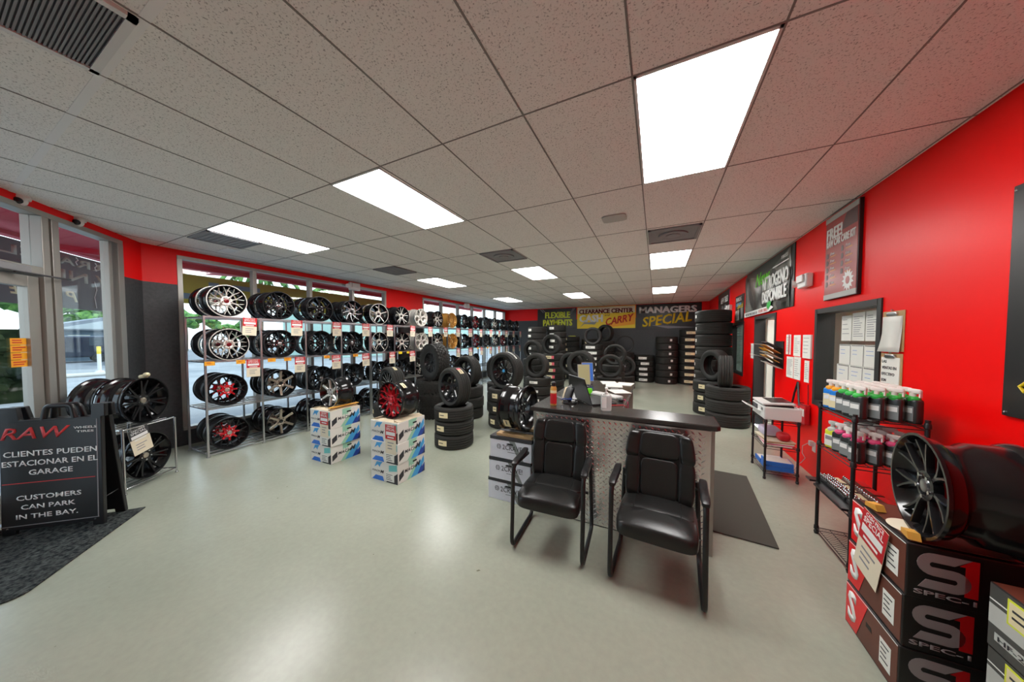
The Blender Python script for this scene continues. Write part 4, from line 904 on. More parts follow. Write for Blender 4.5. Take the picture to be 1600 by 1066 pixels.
# ------------------------------------------------------------------ guest chairs
def chair(loc, rz, label):
    t = thing('guest_chair', label, 'chair', loc, rz, 'black guest chairs')       # faces local -y
    def dome_(p, k=.18): return p
    w_ = .50
    def seatf(p):
        u_ = p.x / (w_ / 2); v = p.y / .25
        return Vector((p.x * (1 - .05 * max(0, v)), p.y, p.z + (.014 * (1 - u_ * u_) if p.z > 0 else 0) - .03 * max(0, -v - .5) * 2))
    MB().superel((0, -.035, .42), (w_, .52, .105), .36, .25, 44, 14, fn=seatf).build('seat', 'leather', t)
    MB().superel((0, .05, .462), (w_ * .93, .30, .05), .5, .22, 40, 10, fn=lambda p: Vector((p.x * (1 - .04 * p.y), p.y, p.z + .006 * math.cos(p.x * 9)))).build('seat_panel', 'leather', t)
    q = Matrix.Rotation(R(-13), 3, 'X')
    def prof_x(z): return 1 - .13 * max(0, z / .27) ** 2 - .03 * max(0, -z / .27)
    def backf(p): return q @ Vector((p.x * prof_x(p.z), p.y - .03 * abs(p.x / .25) ** 2, p.z))
    MB().superel((0, .232, .70), (.47, .07, .52), .30, .3, 40, 18, fn=backf).build('backrest', 'leather', t)
    def panf(zc, wr=0):
        def f_(p):
            zz = p.z + zc; return q @ Vector((p.x * prof_x(zz), p.y - .028 * abs(p.x / .25) ** 2 + wr * math.sin(p.z * 130 + p.x * 30), zz))
        return f_
    MB().superel((0, .213, .70), (.26, .075, .30), .34, .22, 40, 18, fn=panf(-.095)).build('lumbar_panel', 'leather', t)
    MB().superel((0, .213, .70), (.29, .088, .20), .42, .25, 36, 14, fn=panf(.155)).build('head_panel', 'leather', t)
    for s_ in (-1, 1):
        MB().superel((0, .213, .70), (.11, .085, .31), .42, .45, 28, 24, fn=lambda p, s_=s_: panf(-.09, .0012)(Vector((p.x + s_ * .185, p.y, p.z)))).build('side_bolster', 'leather', t)
        MB().superel((0, .213, .70), (.105, .092, .21), .45, .45, 28, 28, fn=lambda p, s_=s_: panf(.145, .003)(Vector((p.x + s_ * .192, p.y, p.z)))).build('shoulder_bolster', 'leather', t)
        MB().tube([q @ Vector((s_ * .142 * prof_x(z), -.046, z)) + Vector((0, .213, .70)) for z in (-.24, -.1, .05, .15, .245)], .0035, 6).build('back_seam', 'seam_black', t)
        MB().tube([(s_ * .15, -.092, .484), (s_ * .15, .0, .487), (s_ * .15, .16, .484)], .003, 6).build('seat_seam', 'seam_black', t)
        f = MB(); x = s_ * .278
        f.rtube([(x, .13, .645), (x, -.245, .665), (x, -.285, .02), (x, .27, .02), (x * .93, .30, .60)], .0165, .07, 10); f.build('side_frame', 'black_metal', t)
        MB().superel((x, -.075, .678), (.052, .34, .038), .45, .35, 20, 10, fn=lambda p: Vector((p.x, p.y, p.z + .02 * (p.y > 0) * p.y / .17 - .03 * max(0, -p.y / .17 - .6)))).build('armrest', 'black_plastic', t)
    f = MB(); f.tube([(-.26, -.12, .372), (.26, -.12, .372)], .012); f.tube([(-.26, .16, .372), (.26, .16, .372)], .012); f.tube([(-.262, .29, .55), (.262, .29, .55)], .012); f.build('cross_bar', 'black_metal', t)
    t.scale = (1, .9, 1); return remember(t)
c0 = chair((-.755, 2.365, 0), R(3), 'black leather guest chair on the left, before the counter')
dup(c0, (.022, 2.345, 0), R(-3), 'black leather guest chair on the right, before the counter', 'chair', 'black guest chairs')
# ------------------------------------------------------------------ right wall: things hang at x = XR and read with "right" = -y
WR, WU = (0, -1, 0), (0, 0, 1)
def sheet(name, y0, y1, z0, z1, m, label, cat, group=None, th=.004, x=None, rows=0, seed=1):     # y0 is the left (far) edge
    x = XR - .0005 if x is None else x
    o = MB().bb((-th, -(y0 - y1) / 2, -(z1 - z0) / 2), (0, (y0 - y1) / 2, (z1 - z0) / 2)).build(name, m, None, (x, (y0 + y1) / 2, (z0 + z1) / 2), smooth=False)
    tag(o, label, cat, group)
    if rows: lines(o, (-th - .0002, 0, (z1 - z0) / 2 - .04), WR, WU, (y0 - y1) * .78, rows, (z1 - z0 - .07) / rows, .006, 'ink_grey', 'print', seed, .5)
    return o
# poster FREE! RAW CAR CARE KIT
t = thing('framed_poster', 'framed dark red FREE car care kit poster high on the red wall', 'poster', (XR, 4.31, 2.565))
hy, hz = .31, .455
MB().bb((-.03, -hy, -hz), (0, hy, hz)).build('backing', 'black_plastic', t, smooth=False, bevel=.003)
MB().bb((-.033, -hy + .012, -hz + .055), (-.03, hy - .012, hz - .055)).build('print_sheet', 'poster_red', t, smooth=False)
MB().bb((-.036, -hy + .006, -hz + .006), (-.03, hy - .006, -hz + .06)).build('frame_rail', 'light_grey', t, smooth=False); MB().bb((-.036, -hy + .006, hz - .06), (-.03, hy - .006, hz - .006)).build('frame_rail', 'light_grey', t, smooth=False)
decal(t, 'graphic_dark', [(.0, .24), (.29, .24), (.29, .39), (.10, .39)], 'poster_dark', (-.0332, 0, 0), WR, WU)
text(t, 'FREE!', (-.0345, .12, .26), WR, WU, .30, .13, 'white_ink', bold=.07); text(t, 'RAW CAR CARE KIT', (-.0345, .0, .155), WR, WU, .54, .08, 'white_ink', bold=.06)
for i in range(9):
    r_, c_ = (i, 0) if i < 5 else (i - 5, 1); yy, zz = .235 - c_ * .29, .03 - r_ * .078 + (.02 if c_ else 0)
    decal(t, 'graphic_icon', [(-.025, -.028), (.012, -.028), (.022, .0), (.01, .028), (-.02, .028)], 'poster_dark', (-.0332, yy + .01, zz), WR, WU)
    text(t, 'Free', (-.0345, yy - .09, zz + .012), WR, WU, .085, .03, 'white_ink', shear=.3); decal(t, 'graphic_rule', rect(-.045, -.022, .07, -.015), 'tape_orange', (-.0332, yy - .095, zz), WR, WU)
st_ = []
for i in range(26): r_ = .115 if i % 2 else .075; a = 2 * PI * i / 26; st_.append((r_ * math.cos(a) * .9, r_ * math.sin(a)))
decal(t, 'graphic_burst', st_, 'white_ink', (-.0336, -.16, -.295), WR, WU); decal(t, 'graphic_heart', [(.035 * math.cos(a), .04 * math.sin(a)) for a in [k * .6 for k in range(10)]], 'poster_red', (-.0349, -.16, -.295), WR, WU)
# nitrogen banner: black backing with a sagging printed sheet
t = thing('wall_banner', 'large nitrogen banner with green script sagging on black backing', 'banner', (XR, 6.78, 2.58))
MB().bb((-.012, -1.26, -.44), (0, 1.2, .455)).build('backing', 'banner_black', t, smooth=False)
b = MB(); N = 30
for i in range(N + 1):
    u = i / N; y = 1.22 - 2.36 * u; top = .40 - .16 * math.sin(PI * u) ** 1.0 + .03 * u; bot = -.455 + .02 * u
    for j in range(9):
        v = j / 8; x = -.02 - .012 * math.sin(u * 21 + v * 3) * (1 - u * .7) - .006 * math.sin(v * 9 + u * 5)
        b.v.append((x, y, bot + (top - bot) * v))
for i in range(N):
    for j in range(8): a = i * 9 + j; b.f.append((a, a + 9, a + 10, a + 1)); b.m.append(0)
o = b.build('print_sheet', 'smoke_print', t); so = o.modifiers.new('thick', 'SOLIDIFY'); so.thickness = .002
q = -.042
text(t, 'NITROGENO', (q, -.56, .055), WR, WU, 1.16, .23, 'white_ink', bold=.08); text(t, 'DISPONIBLE', (q, -.53, -.18), WR, WU, 1.10, .21, 'white_ink', bold=.08)
text(t, 'New', (q, .05, .19), WR, WU, .80, .24, 'green_bright', shear=.35, bold=.04); text(t, 'TIRES', (q, -.98, .335), WR, WU, .26, .05, 'white_ink', shear=.3); decal(t, 'graphic_rule', rect(-.33, -.008, .33, .008), 'white_ink', (q, -.82, .255), WR, WU)
decal(t, 'graphic_splash', [(-.1, -.05), (-.02, -.1), (.09, -.04), (.12, .04), (-.08, .05)], 'green', (q + .002, -.33, -.31), WR, WU)
decal(t, 'footer_strip', [(-1.22, -.05), (.33, -.035), (.55, .02), (.42, .06), (-1.22, .045)], 'white_ink', (q + .004, 0, -.405), WR, WU)
text(t, 'IN THE PURCHASE OF', (q + .001, .70, -.41), WR, WU, .8, .05, 'ink'); text(t, 'YOUR TIRES', (q + .001, -.02, -.4), WR, WU, .5, .055, 'red_ink')
# farther banner and small poster
t = thing('wall_banner', 'black banner with grey tires at the far end of the red wall', 'banner', (XR, 10.45, 2.58))
MB().bb((-.012, -.78, -.42), (0, .8, .43)).build('sheet', 'banner_black', t, smooth=False)
text(t, 'NEW TIRES', (-.0135, -.1, .2), WR, WU, 1.0, .17, 'white_ink', bold=.03, shear=.4); b = MB()
for yy, zz, r_ in ((.1, -.12, .17), (-.3, -.10, .16), (-.05, -.2, .14)): b.lathe([(-.016, r_ * .55), (-.022, r_ * .8), (-.016, r_)], 24, 'X', (0, yy, zz))
b.build('graphic_tire', 'grille', t); MB().bb((-.014, -.79, -.42), (-.0, -.775, .43)).build('hem', 'pink', t, smooth=False)
t = thing('wall_poster', 'small black poster with yellow script above the far window', 'poster', (XR, 8.6, 2.38))
MB().bb((-.006, -.4, -.31), (0, .4, .31)).build('sheet', 'banner_black', t, smooth=False); text(t, 'FINANCING', (-.007, .08, .22), WR, WU, .5, .10, 'white_ink', bold=.02); decal(t, 'graphic_blue', rect(-.3, .06, .15, .13), 'sky_blue', (-.0062, 0, 0), WR, WU); text(t, 'Special', (-.0085, -.08, .05), WR, WU, .55, .17, 'yellow', shear=.35)
decal(t, 'graphic_table', rect(-.36, -.27, -.04, -.04), 'white_ink', (-.0062, 0, 0), WR, WU); lines(t, (-.0075, .2, -.06), WR, WU, .26, 6, .033, .012, 'ink'); decal(t, 'graphic_phone', rect(.12, -.25, .3, .0), 'grille', (-.0062, 0, 0), WR, WU)
# black sign at the right edge
t = thing('wall_sign', 'black wall sign at the right edge with a yellow script stroke', 'sign', (XR, 2.27, 1.885))
MB().bb((-.02, -.38, -.62), (0, .38, .62)).build('board', 'poster_dark' if 0 else 'banner_black', t, smooth=False, bevel=.006)
b = MB()
for y, z in ((.36, .595), (.36, -.6), (-.36, .595), (-.36, -.6)): b.lathe([(-.026, 0), (-.024, .008), (-.018, .009)], 10, 'X', (0, y, z))
b.build('screws', 'chrome', t)
b = MB(); b.tube([(-.024, .22, -.40), (-.024, .24, -.36), (-.024, .215, -.335), (-.024, .19, -.37), (-.024, .21, -.43), (-.024, .265, -.475), (-.024, .285, -.45), (-.024, .25, -.42), (-.024, .2, -.40), (-.024, .0, -.30), (-.024, -.2, -.34)], .008, 8); b.build('script_stroke', 'yellow', t)
# posted papers and file rack
for i, (y0, y1, z0, z1, lab, rows, m) in enumerate([(7.58, 7.38, 1.28, 1.58, 'white notice on the red wall left of the office door', 8, 'paper'), (5.76, 5.59, 1.45, 1.74, 'white notice with a red stripe, first in the top row of three', 9, 'paper'), (5.49, 5.27, 1.44, 1.73, 'white notice, second in the top row of three', 9, 'paper'),
    (5.16, 4.94, 1.43, 1.73, 'pale green framed notice, third in the top row of three', 5, 'paper'), (5.72, 5.48, 1.12, 1.42, 'white notice, first in the lower row of three', 12, 'paper'), (5.46, 5.25, 1.12, 1.43, 'white notice, second in the lower row of three', 8, 'paper'), (5.13, 5.00, 1.12, 1.40, 'narrow white notice, third in the lower row of three', 9, 'paper')]):
    o = sheet('notice', y0, y1, z0, z1, m, lab, 'notice', 'notices on the red wall', .004 if i != 3 else .018, rows=rows, seed=i)
    if i == 1: decal(o, 'graphic_stripe', rect(.01, -.14, .045, .14), 'red_ink', (-.0045, 0, 0), WR, WU)
t = thing('file_rack', 'black wall file rack with yellow folders beside the office door', 'file rack', (XR, 6.0, 1.42))
MB().bb((-.012, -.16, -.2), (0, .16, .22)).build('back_plate', 'black_metal', t, smooth=False)
for k, (z, mt) in enumerate(((.16, 'black_plastic'), (.10, 'tape_orange'), (.05, 'orange'), (.0, 'paper'), (-.05, 'tape_orange'), (-.10, 'black_plastic'), (-.15, 'paper'))):
    q = Matrix.Rotation(R(28 + (k % 3) * 6), 3, 'Y'); MB().box((-.11 - .02 * (k % 3), .0 + .01 * (k % 2), z), (.21 + .03 * (k % 2), .29, .006), mtx=q).build('folder', mt, t, smooth=False)
b = MB(); [b.rtube([(-.01, -.16, z), (-.2, -.16, z + .10), (-.2, .16, z + .10), (-.01, .16, z)], .005, .03, 6) for z in (-.18, -.04, .1)]; b.build('wire_pocket', 'black_metal', t)
q = Matrix.Rotation(R(14), 3, 'Y'); MB().box((-.24, .02, -.02), (.24, .2, .004), mtx=q).build('paper_sheet', 'paper', t, smooth=False); MB().box((-.25, .02, .17), (.2, .2, .004), mtx=Matrix.Rotation(R(4), 3, 'Y')).build('paper_sheet', 'paper', t, smooth=False)
# window: papers taped on the glass
xg = XR + .1115
for i in range(4):
    y0 = 4.60 - i * .222; 
    sheet('posted_sheet', y0 - (.0 if i else .02), y0 - .205 if i < 3 else 3.78, 1.66, 1.95 - (.02 if i == 0 else 0), 'paper', '%s printed sheet in the top row taped to the office window' % ['first', 'second', 'third', 'last narrow'][i], 'paper', 'sheets on the office window', .002, xg, 10 if i in (1, 2) else 4, i)
    for r_ in range(2):
        o = sheet('calendar_sheet', y0 + (.03 if (i == 0 and r_) else 0), y0 - .218 if i < 3 else 3.78, 1.405 - r_ * .22, 1.62 - r_ * .22, 'paper', '%s calendar page in the %s row on the office window' % (['first', 'second', 'third', 'last'][i], ['upper', 'lower'][r_]), 'calendar', 'calendar pages on the office window', .002, xg - .003 * (r_ + 1), 0)
        decal(o, 'rule', rect(-.1, .095, .09, .102), 'ink', (-.0022, 0, 0), WR, WU); decal(o, 'edge_line', rect(.098, -.105, .104, .105), 'ink', (-.0022, 0, 0), WR, WU); lines(o, (-.0022, .02, .05), WR, WU, .12, 2, .04, .004, 'blue', seed=i * 2 + r_)
# clipboards
def clipboard(y, z, lab, txt):
    t = thing('clipboard', lab, 'clipboard', (XR, y, z)); MB().bb((-.006, -.125, -.165), (0, .125, .165)).build('board', 'wood', t, smooth=False, bevel=.004)
    if txt:
        MB().bb((-.010, -.105, -.155), (-.006, .108, .13)).build('sheet', 'paper', t, smooth=False)
        for k, w_ in enumerate(txt): text(t, w_, (-.0105, .098 - len(w_) * .0098, .095 - k * .052), WR, WU, len(w_) * .0185, .024, 'ink', bold=.01)
    else:
        for k in range(3):
            b = MB()
            for u in range(7):
                v = u / 6; z_ = .12 - .29 * v; x = -.008 - .003 * k - .014 * v * v * (1 - k * .25)
                b.v += [(x, -.108 + .02 * v * k, z_), (x, .108 + .02 * v * v * (2 - k), z_)]
            for u in range(6): b.f.append((u * 2, u * 2 + 2, u * 2 + 3, u * 2 + 1)); b.m.append(0)
            o = b.build('sheet', 'paper', t); o.modifiers.new('thick', 'SOLIDIFY').thickness = .001
    MB().superel((-.012, 0, .14), (.02, .12, .035), .5, .4).lathe([(-.02, .006), (-.008, .006)], 10, 'X', (0, 0, .172)).build('clip', 'steel', t)
clipboard(3.545, 1.745, 'brown clipboard with curling blank sheets right of the office window', None); clipboard(3.55, 1.40, 'brown clipboard with a Spanish cash sales notice', ['LAS', 'VENTAS EN', 'EFECTIVO', 'SON', 'FINALES !'])
# hanging strap and mesh pouch, outlet with adapter
t = thing('hanging_bag', 'mesh pouch with white contents hanging by black straps behind the printer', 'bag', (XR, 5.2, 1.10))
b = MB(); b.tube([(-.02, .06, 0), (-.03, .13, -.16), (-.04, .16, -.3)], .012, 8); b.tube([(-.02, .06, 0), (-.03, .0, -.16), (-.04, -.06, -.3)], .012, 8); b.build('strap', 'black_plastic', t)
MB().superel((-.05, .03, -.42), (.06, .3, .26), .5, .5).build('pouch', 'red_ink', t); MB().superel((-.085, -.02, -.36), (.02, .1, .09), .6, .6).superel((-.085, -.10, -.36), (.02, .08, .09), .6, .6).build('contents', 'paper', t)
t = thing('mesh_holder', 'thin black cord with a wire mesh holder of white cards', 'holder', (XR, 4.99, 1.1)); b = MB(); b.tube([(-.01, 0, 0), (-.012, -.02, -.25)], .004, 6); b.rtube([(-.01, -.09, -.25), (-.07, -.09, -.25), (-.07, .09, -.25), (-.01, .09, -.25)], .004, .02, 6); b.build('wire_frame', 'black_metal', t)
MB().bb((-.06, -.08, -.5), (-.012, .08, -.26)).build('mesh_pocket', 'red_ink', t, smooth=False, bevel=.006); 
for y_ in (-.045, .0, .045): MB().bb((-.066, y_ - .018, -.40), (-.061, y_ + .018, -.31)).build('card', 'paper', t, smooth=False)
t = thing('wall_outlet', 'white wall outlet with adapter and cord near the printer rack', 'outlet', (XR, 4.8, .37)); MB().bb((-.008, -.04, -.06), (0, .04, .06)).build('plate', 'white_plastic', t, smooth=False, bevel=.003); MB().bb((-.05, -.025, .01), (-.008, .03, .07)).build('adapter', 'white_plastic', t, smooth=False, bevel=.006)
b = MB(); b.tube([(-.05, .03, .03), (-.09, .06, -.02), (-.1, .03, -.1), (-.08, -.0, -.15), (-.1, .04, -.22), (-.12, .1, -.28), (-.13, .14, -.345)], .004, 6); b.build('cord', 'white_plastic', t)

# ------------------------------------------------------------------ black racks by the red wall
def wire_rack(name, x0, x1, y0, y1, levels, top, label, feet=True):
    t = thing(name, label, 'rack', (x0, y0, 0))
    for x in (0, x1 - x0):
        for y in (0, y1 - y0): 
            b = MB(); b.cyl((x, y, top / 2 + .01), .0125, top - .02, 10); b.lathe([(0, .014), (.02, .018), (.03, .012)], 10, 'Z', (x, y, 0))
            for z in levels: b.lathe([(z - .02, .0125), (z - .015, .018), (z + .015, .016), (z + .02, .0125)], 10, 'Z', (x, y, 0))
            b.build('post', 'black_metal', t)
    for z in levels:
        b = MB(); w_, d_ = x1 - x0, y1 - y0
        for dz in (-.004, -.03): b.rtube([(0, 0, z + dz), (w_, 0, z + dz), (w_, d_, z + dz), (0, d_, z + dz)], .0035, .01, 6, closed=True)
        n = int(d_ / .028)
        for i in range(1, n): b.tube([(0, d_ * i / n, z - .003), (w_, d_ * i / n, z - .003)], .0018, 5)
        for i in range(1, 4): b.tube([(w_ * i / 4, 0, z - .006), (w_ * i / 4, d_, z - .006)], .003, 5)
        b.build('wire_shelf', 'black_metal', t)
    return t
wire_rack('wire_rack', 1.19, 1.49, 4.49, 4.99, (.10, .40, .70), .722, 'small black wire rack under the printer')
# printer on top
t = thing('printer', 'white multifunction printer on the small black rack', 'printer', (1.335, 4.70, .7235))
MB().bb((-.17, -.24, .0), (.17, .24, .15)).build('body', 'white_plastic', t, smooth=False, bevel=.012)
MB().box((-.03, -.0, .185), (.30, .42, .022), mtx=Matrix.Rotation(R(-3), 3, 'Y')).build('scanner_lid', 'white_plastic', t, smooth=False, bevel=.006)
MB().box((.01, -.0, .198), (.2, .33, .006), mtx=Matrix.Rotation(R(-3), 3, 'Y')).build('lid_panel', 'black_satin', t, smooth=False)
MB().box((-.02, 0, .16), (.26, .40, .022)).build('slot_band', 'black_plastic', t, smooth=False)
MB().box((-.235, .03, .10), (.16, .25, .01), mtx=Matrix.Rotation(R(28), 3, 'Y')).build('paper_tray', 'white_plastic', t, smooth=False); MB().bb((-.176, .02, .06), (-.17, .2, .13)).build('output_slot', 'grille_dark', t, smooth=False); MB().box((-.172, -.15, .11), (.004, .05, .03)).build('display', 'black_gloss', t, smooth=False)
def ream(x, y, z, rz, lab, m='blue'):
    t = thing('paper_ream', lab, 'paper', (x, y, z), rz, 'blue paper reams'); MB().bb((-.10, -.13, 0), (.10, .13, .052)).build('wrapper', m, t, smooth=False, bevel=.003); MB().bb((-.09, -.118, .052), (.09, .118, .0535)).build('top_label', 'paper', t, smooth=False); lines(t, (0, -.1305, .035), (1, 0, 0), (0, 0, 1), .09, 1, .02, .009, 'paper', ragged=0)
ream(1.34, 4.62, .101, 1.57, 'lower blue paper ream at the near end of the rack bottom'); ream(1.34, 4.62, .156, 1.54, 'upper blue paper ream at the near end of the rack bottom'); ream(1.34, 4.85, .101, 1.57, 'blue paper ream at the far end of the rack bottom')
t = thing('folder_pile', 'pile of pale and pink folders on the middle shelf under the printer', 'folder'); t.location = (1.335, 4.72, .401)
for i, m in enumerate(('paper', 'pink', 'paper', 'cardboard', 'paper_cream')): MB().bb((-.13, -.2, i * .012), (.13, .2, i * .012 + .011)).build('folder', m, t, rz=(i - 2) * .05, smooth=False)
o = MB().superel((0, 0, .055), (.2, .28, .11), .6, .45).build('towel_pack', 'purple_white', None, (1.31, 4.80, .463)); tag(o, 'purple and white soft pack on the folders under the printer', 'pack')
o = MB().superel((0, 0, .05), (.12, .14, .1), .7, .6).build('red_cloth', 'red_ink', None, (1.38, 4.58, .463)); tag(o, 'bunched red cloth beside the purple and white pack', 'cloth')
# bottle rack
wire_rack('wire_rack', 1.27, 1.61, 2.93, 3.42, (.055, .43, .79, 1.11), 1.15, 'black wire rack with car care bottles by the red wall')
def bottle(x, y, z, kind, lab, grp):
    k = 'bt' + kind
    if k in PROTO: return dup(PROTO[k], (x, y, z), rd.uniform(-.3, .3) - PI * .35, lab, 'bottle', grp)
    t = thing('spray_bottle', lab, 'bottle', (x, y, z), -PI * .35, grp)
    body, col, lab_m, hh, cap = dict(blue=('bottle_blue', 'orange', 'sticker', .165, 'clear_cap'), green=('bottle_dark', 'green', 'label_grey', .165, 'clear_cap'), pink=('bottle_dark', 'pink', 'label_grey', .16, 'clear_cap'), yellow=('yellow_green', 'light_grey', 'paper', .15, 'light_grey'))[kind]
    MB().superel((0, 0, hh / 2), (.085, .062, hh), .22, .55, 24, 12).build('bottle_body', body, t)
    MB().lathe([(hh - .012, .030), (hh - .0, .034), (hh + .012, .03), (hh + .02, .018)], 16).build('collar', col, t)
    MB().bb((-.032, -.0325, .02), (.032, -.0305, hh * .72)).build('label', lab_m, t, smooth=False); MB().bb((-.026, -.0335, hh * .45), (.026, -.0325, hh * .65)).build('label_band', 'white' if kind != 'yellow' else 'ink_grey', t, smooth=False)
    MB().cyl((0, 0, hh + .03), .014, .03, 12).superel((.006, 0, hh + .055), (.075, .026, .032), .5, .6).box((.038, 0, hh + .035), (.008, .014, .04)).build('spray_head', cap, t)
    PROTO[k] = remember(t); return t
rd = random.Random(5); CN = ['front', 'second', 'third', 'rear']
for i in range(4):
    for j in range(5):
        kind = 'blue' if j >= 3 else 'green'
        bottle(1.31 + i * .087, 2.985 + j * .095, 1.111, kind, '%s bottle on the top shelf, %s row from the near end, %s column' % ('blue spray' if kind == 'blue' else 'dark green-collared', ORD[j], CN[i]), 'spray bottles on the top shelf')
for i in range(4):
    for j in range(4):
        kind = 'yellow' if j == 3 else 'pink'
        bottle(1.31 + i * .087, 2.985 + j * .11, .791, kind, '%s bottle on the middle shelf, %s row from the near end, %s column' % ('yellow labelled' if kind == 'yellow' else 'dark pink-collared', ORD[j], CN[i]), 'spray bottles on the middle shelf')
# black board with lug nut packs resting on the rack
o = MB().prism([(-.04, -.13), (.325, -.13), (.325, -.03), (.29, -.03), (.29, .04), (.325, .04), (.325, .47), (.29, .47), (.29, .54), (.325, .54), (.325, .62), (-.04, .62), (-.04, .54), (.022, .54), (.022, .47), (-.04, .47), (-.04, .04), (.022, .04), (.022, -.03), (-.04, -.03)], (0, 0, 0), (1, 0, 0), (0, 1, 0), .016).build('black_board', 'black_satin', None, (1.27, 2.92, .433), 0, smooth=False); tag(o, 'black board lying on the bottle rack under the chrome nut packs', 'board')
def pack(x, y, z, rz, lab, kind):
    k = 'pk' + kind
    if k in PROTO: return dup(PROTO[k], (x, y, z), rz, lab, 'pack', 'lug nut packs')
    t = thing('nut_pack', lab, 'pack', (x, y, z), rz, 'lug nut packs'); MB().bb((-.06, -.066, 0), (.075, .066, .026)).build('tray', 'black_plastic' if kind == 'chrome' else 'spec_brown', t, smooth=False, bevel=.006)
    b = MB()
    for i in range(3 if kind == 'chrome' else 1):
        for j in range(5): b.lathe([(0, .011), (.018, .011), (.026, .006), (.03, 0)], 8, 'Z', (-.045 + i * .026, -.05 + j * .025, .026))
    b.build('lug_nuts', 'chrome', t); MB().bb((.022, -.055, .026), (.07, .055, .029)).build('label', 'sticker' if kind == 'chrome' else 'spec_red', t, smooth=False); PROTO[k] = remember(t); return t
n_ = 0
for j in range(5):
    for i in range(2):
        kd = 'chrome' if i == 0 else 'dark'
        pack(1.368 + i * .145 - .0, 2.88 + j * .145, .4495, rd.uniform(-.08, .08), '%s lug nut pack, %s from the near end, %s side of the board' % ('chrome' if i == 0 else 'dark red', ORD[j], 'aisle' if i == 0 else 'wall'), kd)

# ------------------------------------------------------------------ dark boxes at the right edge with a big wheel
def specbox(loc, lab, tagged=False):
    t = thing('wheel_box', lab, 'box', loc, 0, 'black and red wheel boxes'); x, y, h = .455, .43, .249
    MB().bb((0, 0, 0), (x, y, h - .001)).build('body', 'spec_black', t, smooth=False, bevel=.004)
    F, rt, up = (0, -.0002, 0), (1, 0, 0), (0, 0, 1); G, rg = (-.0002, y, 0), (0, -1, 0)
    # front: big S and a red 1
    def arc(cx_, cz_, r_, a0, a1, n=10): return [(cx_ + r_ * math.cos(a0 + (a1 - a0) * k / n), cz_ + r_ * math.sin(a0 + (a1 - a0) * k / n)) for k in range(n + 1)]
    b = MB(); w_ = .040; z0_, z1_, z2_ = .080, .142, .204; xa, xb = .07, .17
    b.prism([(xb + .02, z2_ + w_ / 2), (xb - .03, z2_ - w_ / 2)] + [(xa + .01, z2_ - w_ / 2)] + arc(xa + .01, (z1_ + z2_) / 2, (z2_ - z1_) / 2 - w_ / 2 + .001, PI / 2, PI * 1.5)[1:] + [(xa + .01, z1_ + w_ / 2), (xa + .01, z1_ - w_ / 2)] + arc(xa + .01, (z1_ + z2_) / 2, (z2_ - z1_) / 2 + w_ / 2, PI * 1.5, PI / 2)[1:], F, rt, up, .0012)
    b.prism(rect(xa + .009, z1_ - w_ / 2, xb - .03, z1_ + w_ / 2), F, rt, up, .0012)
    b.prism([(xb - .031, z1_ + w_ / 2)] + [(xb - .031, z1_ - w_ / 2)] + arc(xb - .031, (z0_ + z1_) / 2, (z1_ - z0_) / 2 - w_ / 2 + .001, PI / 2, -PI / 2)[1:] + [(xb - .031, z0_ - w_ / 2)] + arc(xb - .031, (z0_ + z1_) / 2, (z1_ - z0_) / 2 + w_ / 2, -PI / 2, PI / 2)[1:], F, rt, up, .0012)
    b.prism([(xa - .035, z0_ - w_ / 2), (xb - .03, z0_ - w_ / 2), (xb - .03, z0_ + w_ / 2), (xa - .012, z0_ + w_ / 2)], F, rt, up, .0012)
    b.build('logo_letter', 'spec_grey', t, smooth=False)
    decal(t, 'logo_numeral', [(.172, .058), (.210, .058), (.210, .224), (.19, .224), (.155, .19), (.172, .19)], 'spec_red', F, rt, up)
    text(t, 'SPEC-1', (.115, -.0004, .036), rt, up, .185, .022, 'spec_grey', bold=.03, th=.001)
    # side: red corner with a white S, label sheet
    decal(t, 'graphic_red', [(.005, .01), (.11, .01), (.20, h - .006), (.005, h - .006)], 'spec_red', G, rg, up); decal(t, 'graphic_brown', [(.115, .01), (.422, .01), (.422, h - .008), (.205, h - .008)], 'spec_brown', G, rg, up, .0008)
    decal(t, 'graphic_line', rect(.005, h - .012, .42, h - .008), 'white_ink', G, rg, up, .0016)
    text(t, 'S', (-.0016, y - .065, .135), rg, up, .07, .17, 'white_ink', bold=.05, th=.0012); decal(t, 'hand_hole', [(.19, .13), (.24, .13), (.23, .155), (.19, .155)], 'seam_black', G, rg, up, .0016)
    decal(t, 'sticker', rect(.30, .05, .38, .18), 'paper', G, rg, up, .0018); lines(t, (-.0022, y - .34, .16), rg, up, .06, 4, .025, .006)
    decal(t, 'top_logo', rect(.22, .025, .235, .085), 'white_ink', (0, 0, h - .001), (1, 0, 0), (0, 1, 0), .0012)
    return remember(t)
c0 = specbox((1.045, 2.0, 0), 'black and red wheel box at the right, bottom of three'); dup(c0, (1.052, 2.005, .249), .004, 'black and red wheel box at the right, middle of three', 'box', 'black and red wheel boxes'); dup(c0, (1.056, 2.0, .498), 0, 'black and red wheel box at the right, top of three', 'box', 'black and red wheel boxes')
zt2 = .748
MB_ = MB().bb((.02, .02, 0), (.44, .41, .004)).build('cardboard_sheet', 'spec_brown', None, (1.056, 2.0, zt2), 0, smooth=False); tag(MB_, 'brown cardboard sheet under the big black wheel', 'cardboard')
o = MB().lathe([(0, .085), (.0016, .085)], 28).build('cardboard_disc', 'paper_cream', None, (1.150, 2.15, zt2 + .0045), 0); tag(o, 'pale round card disc under the big black wheel', 'card')
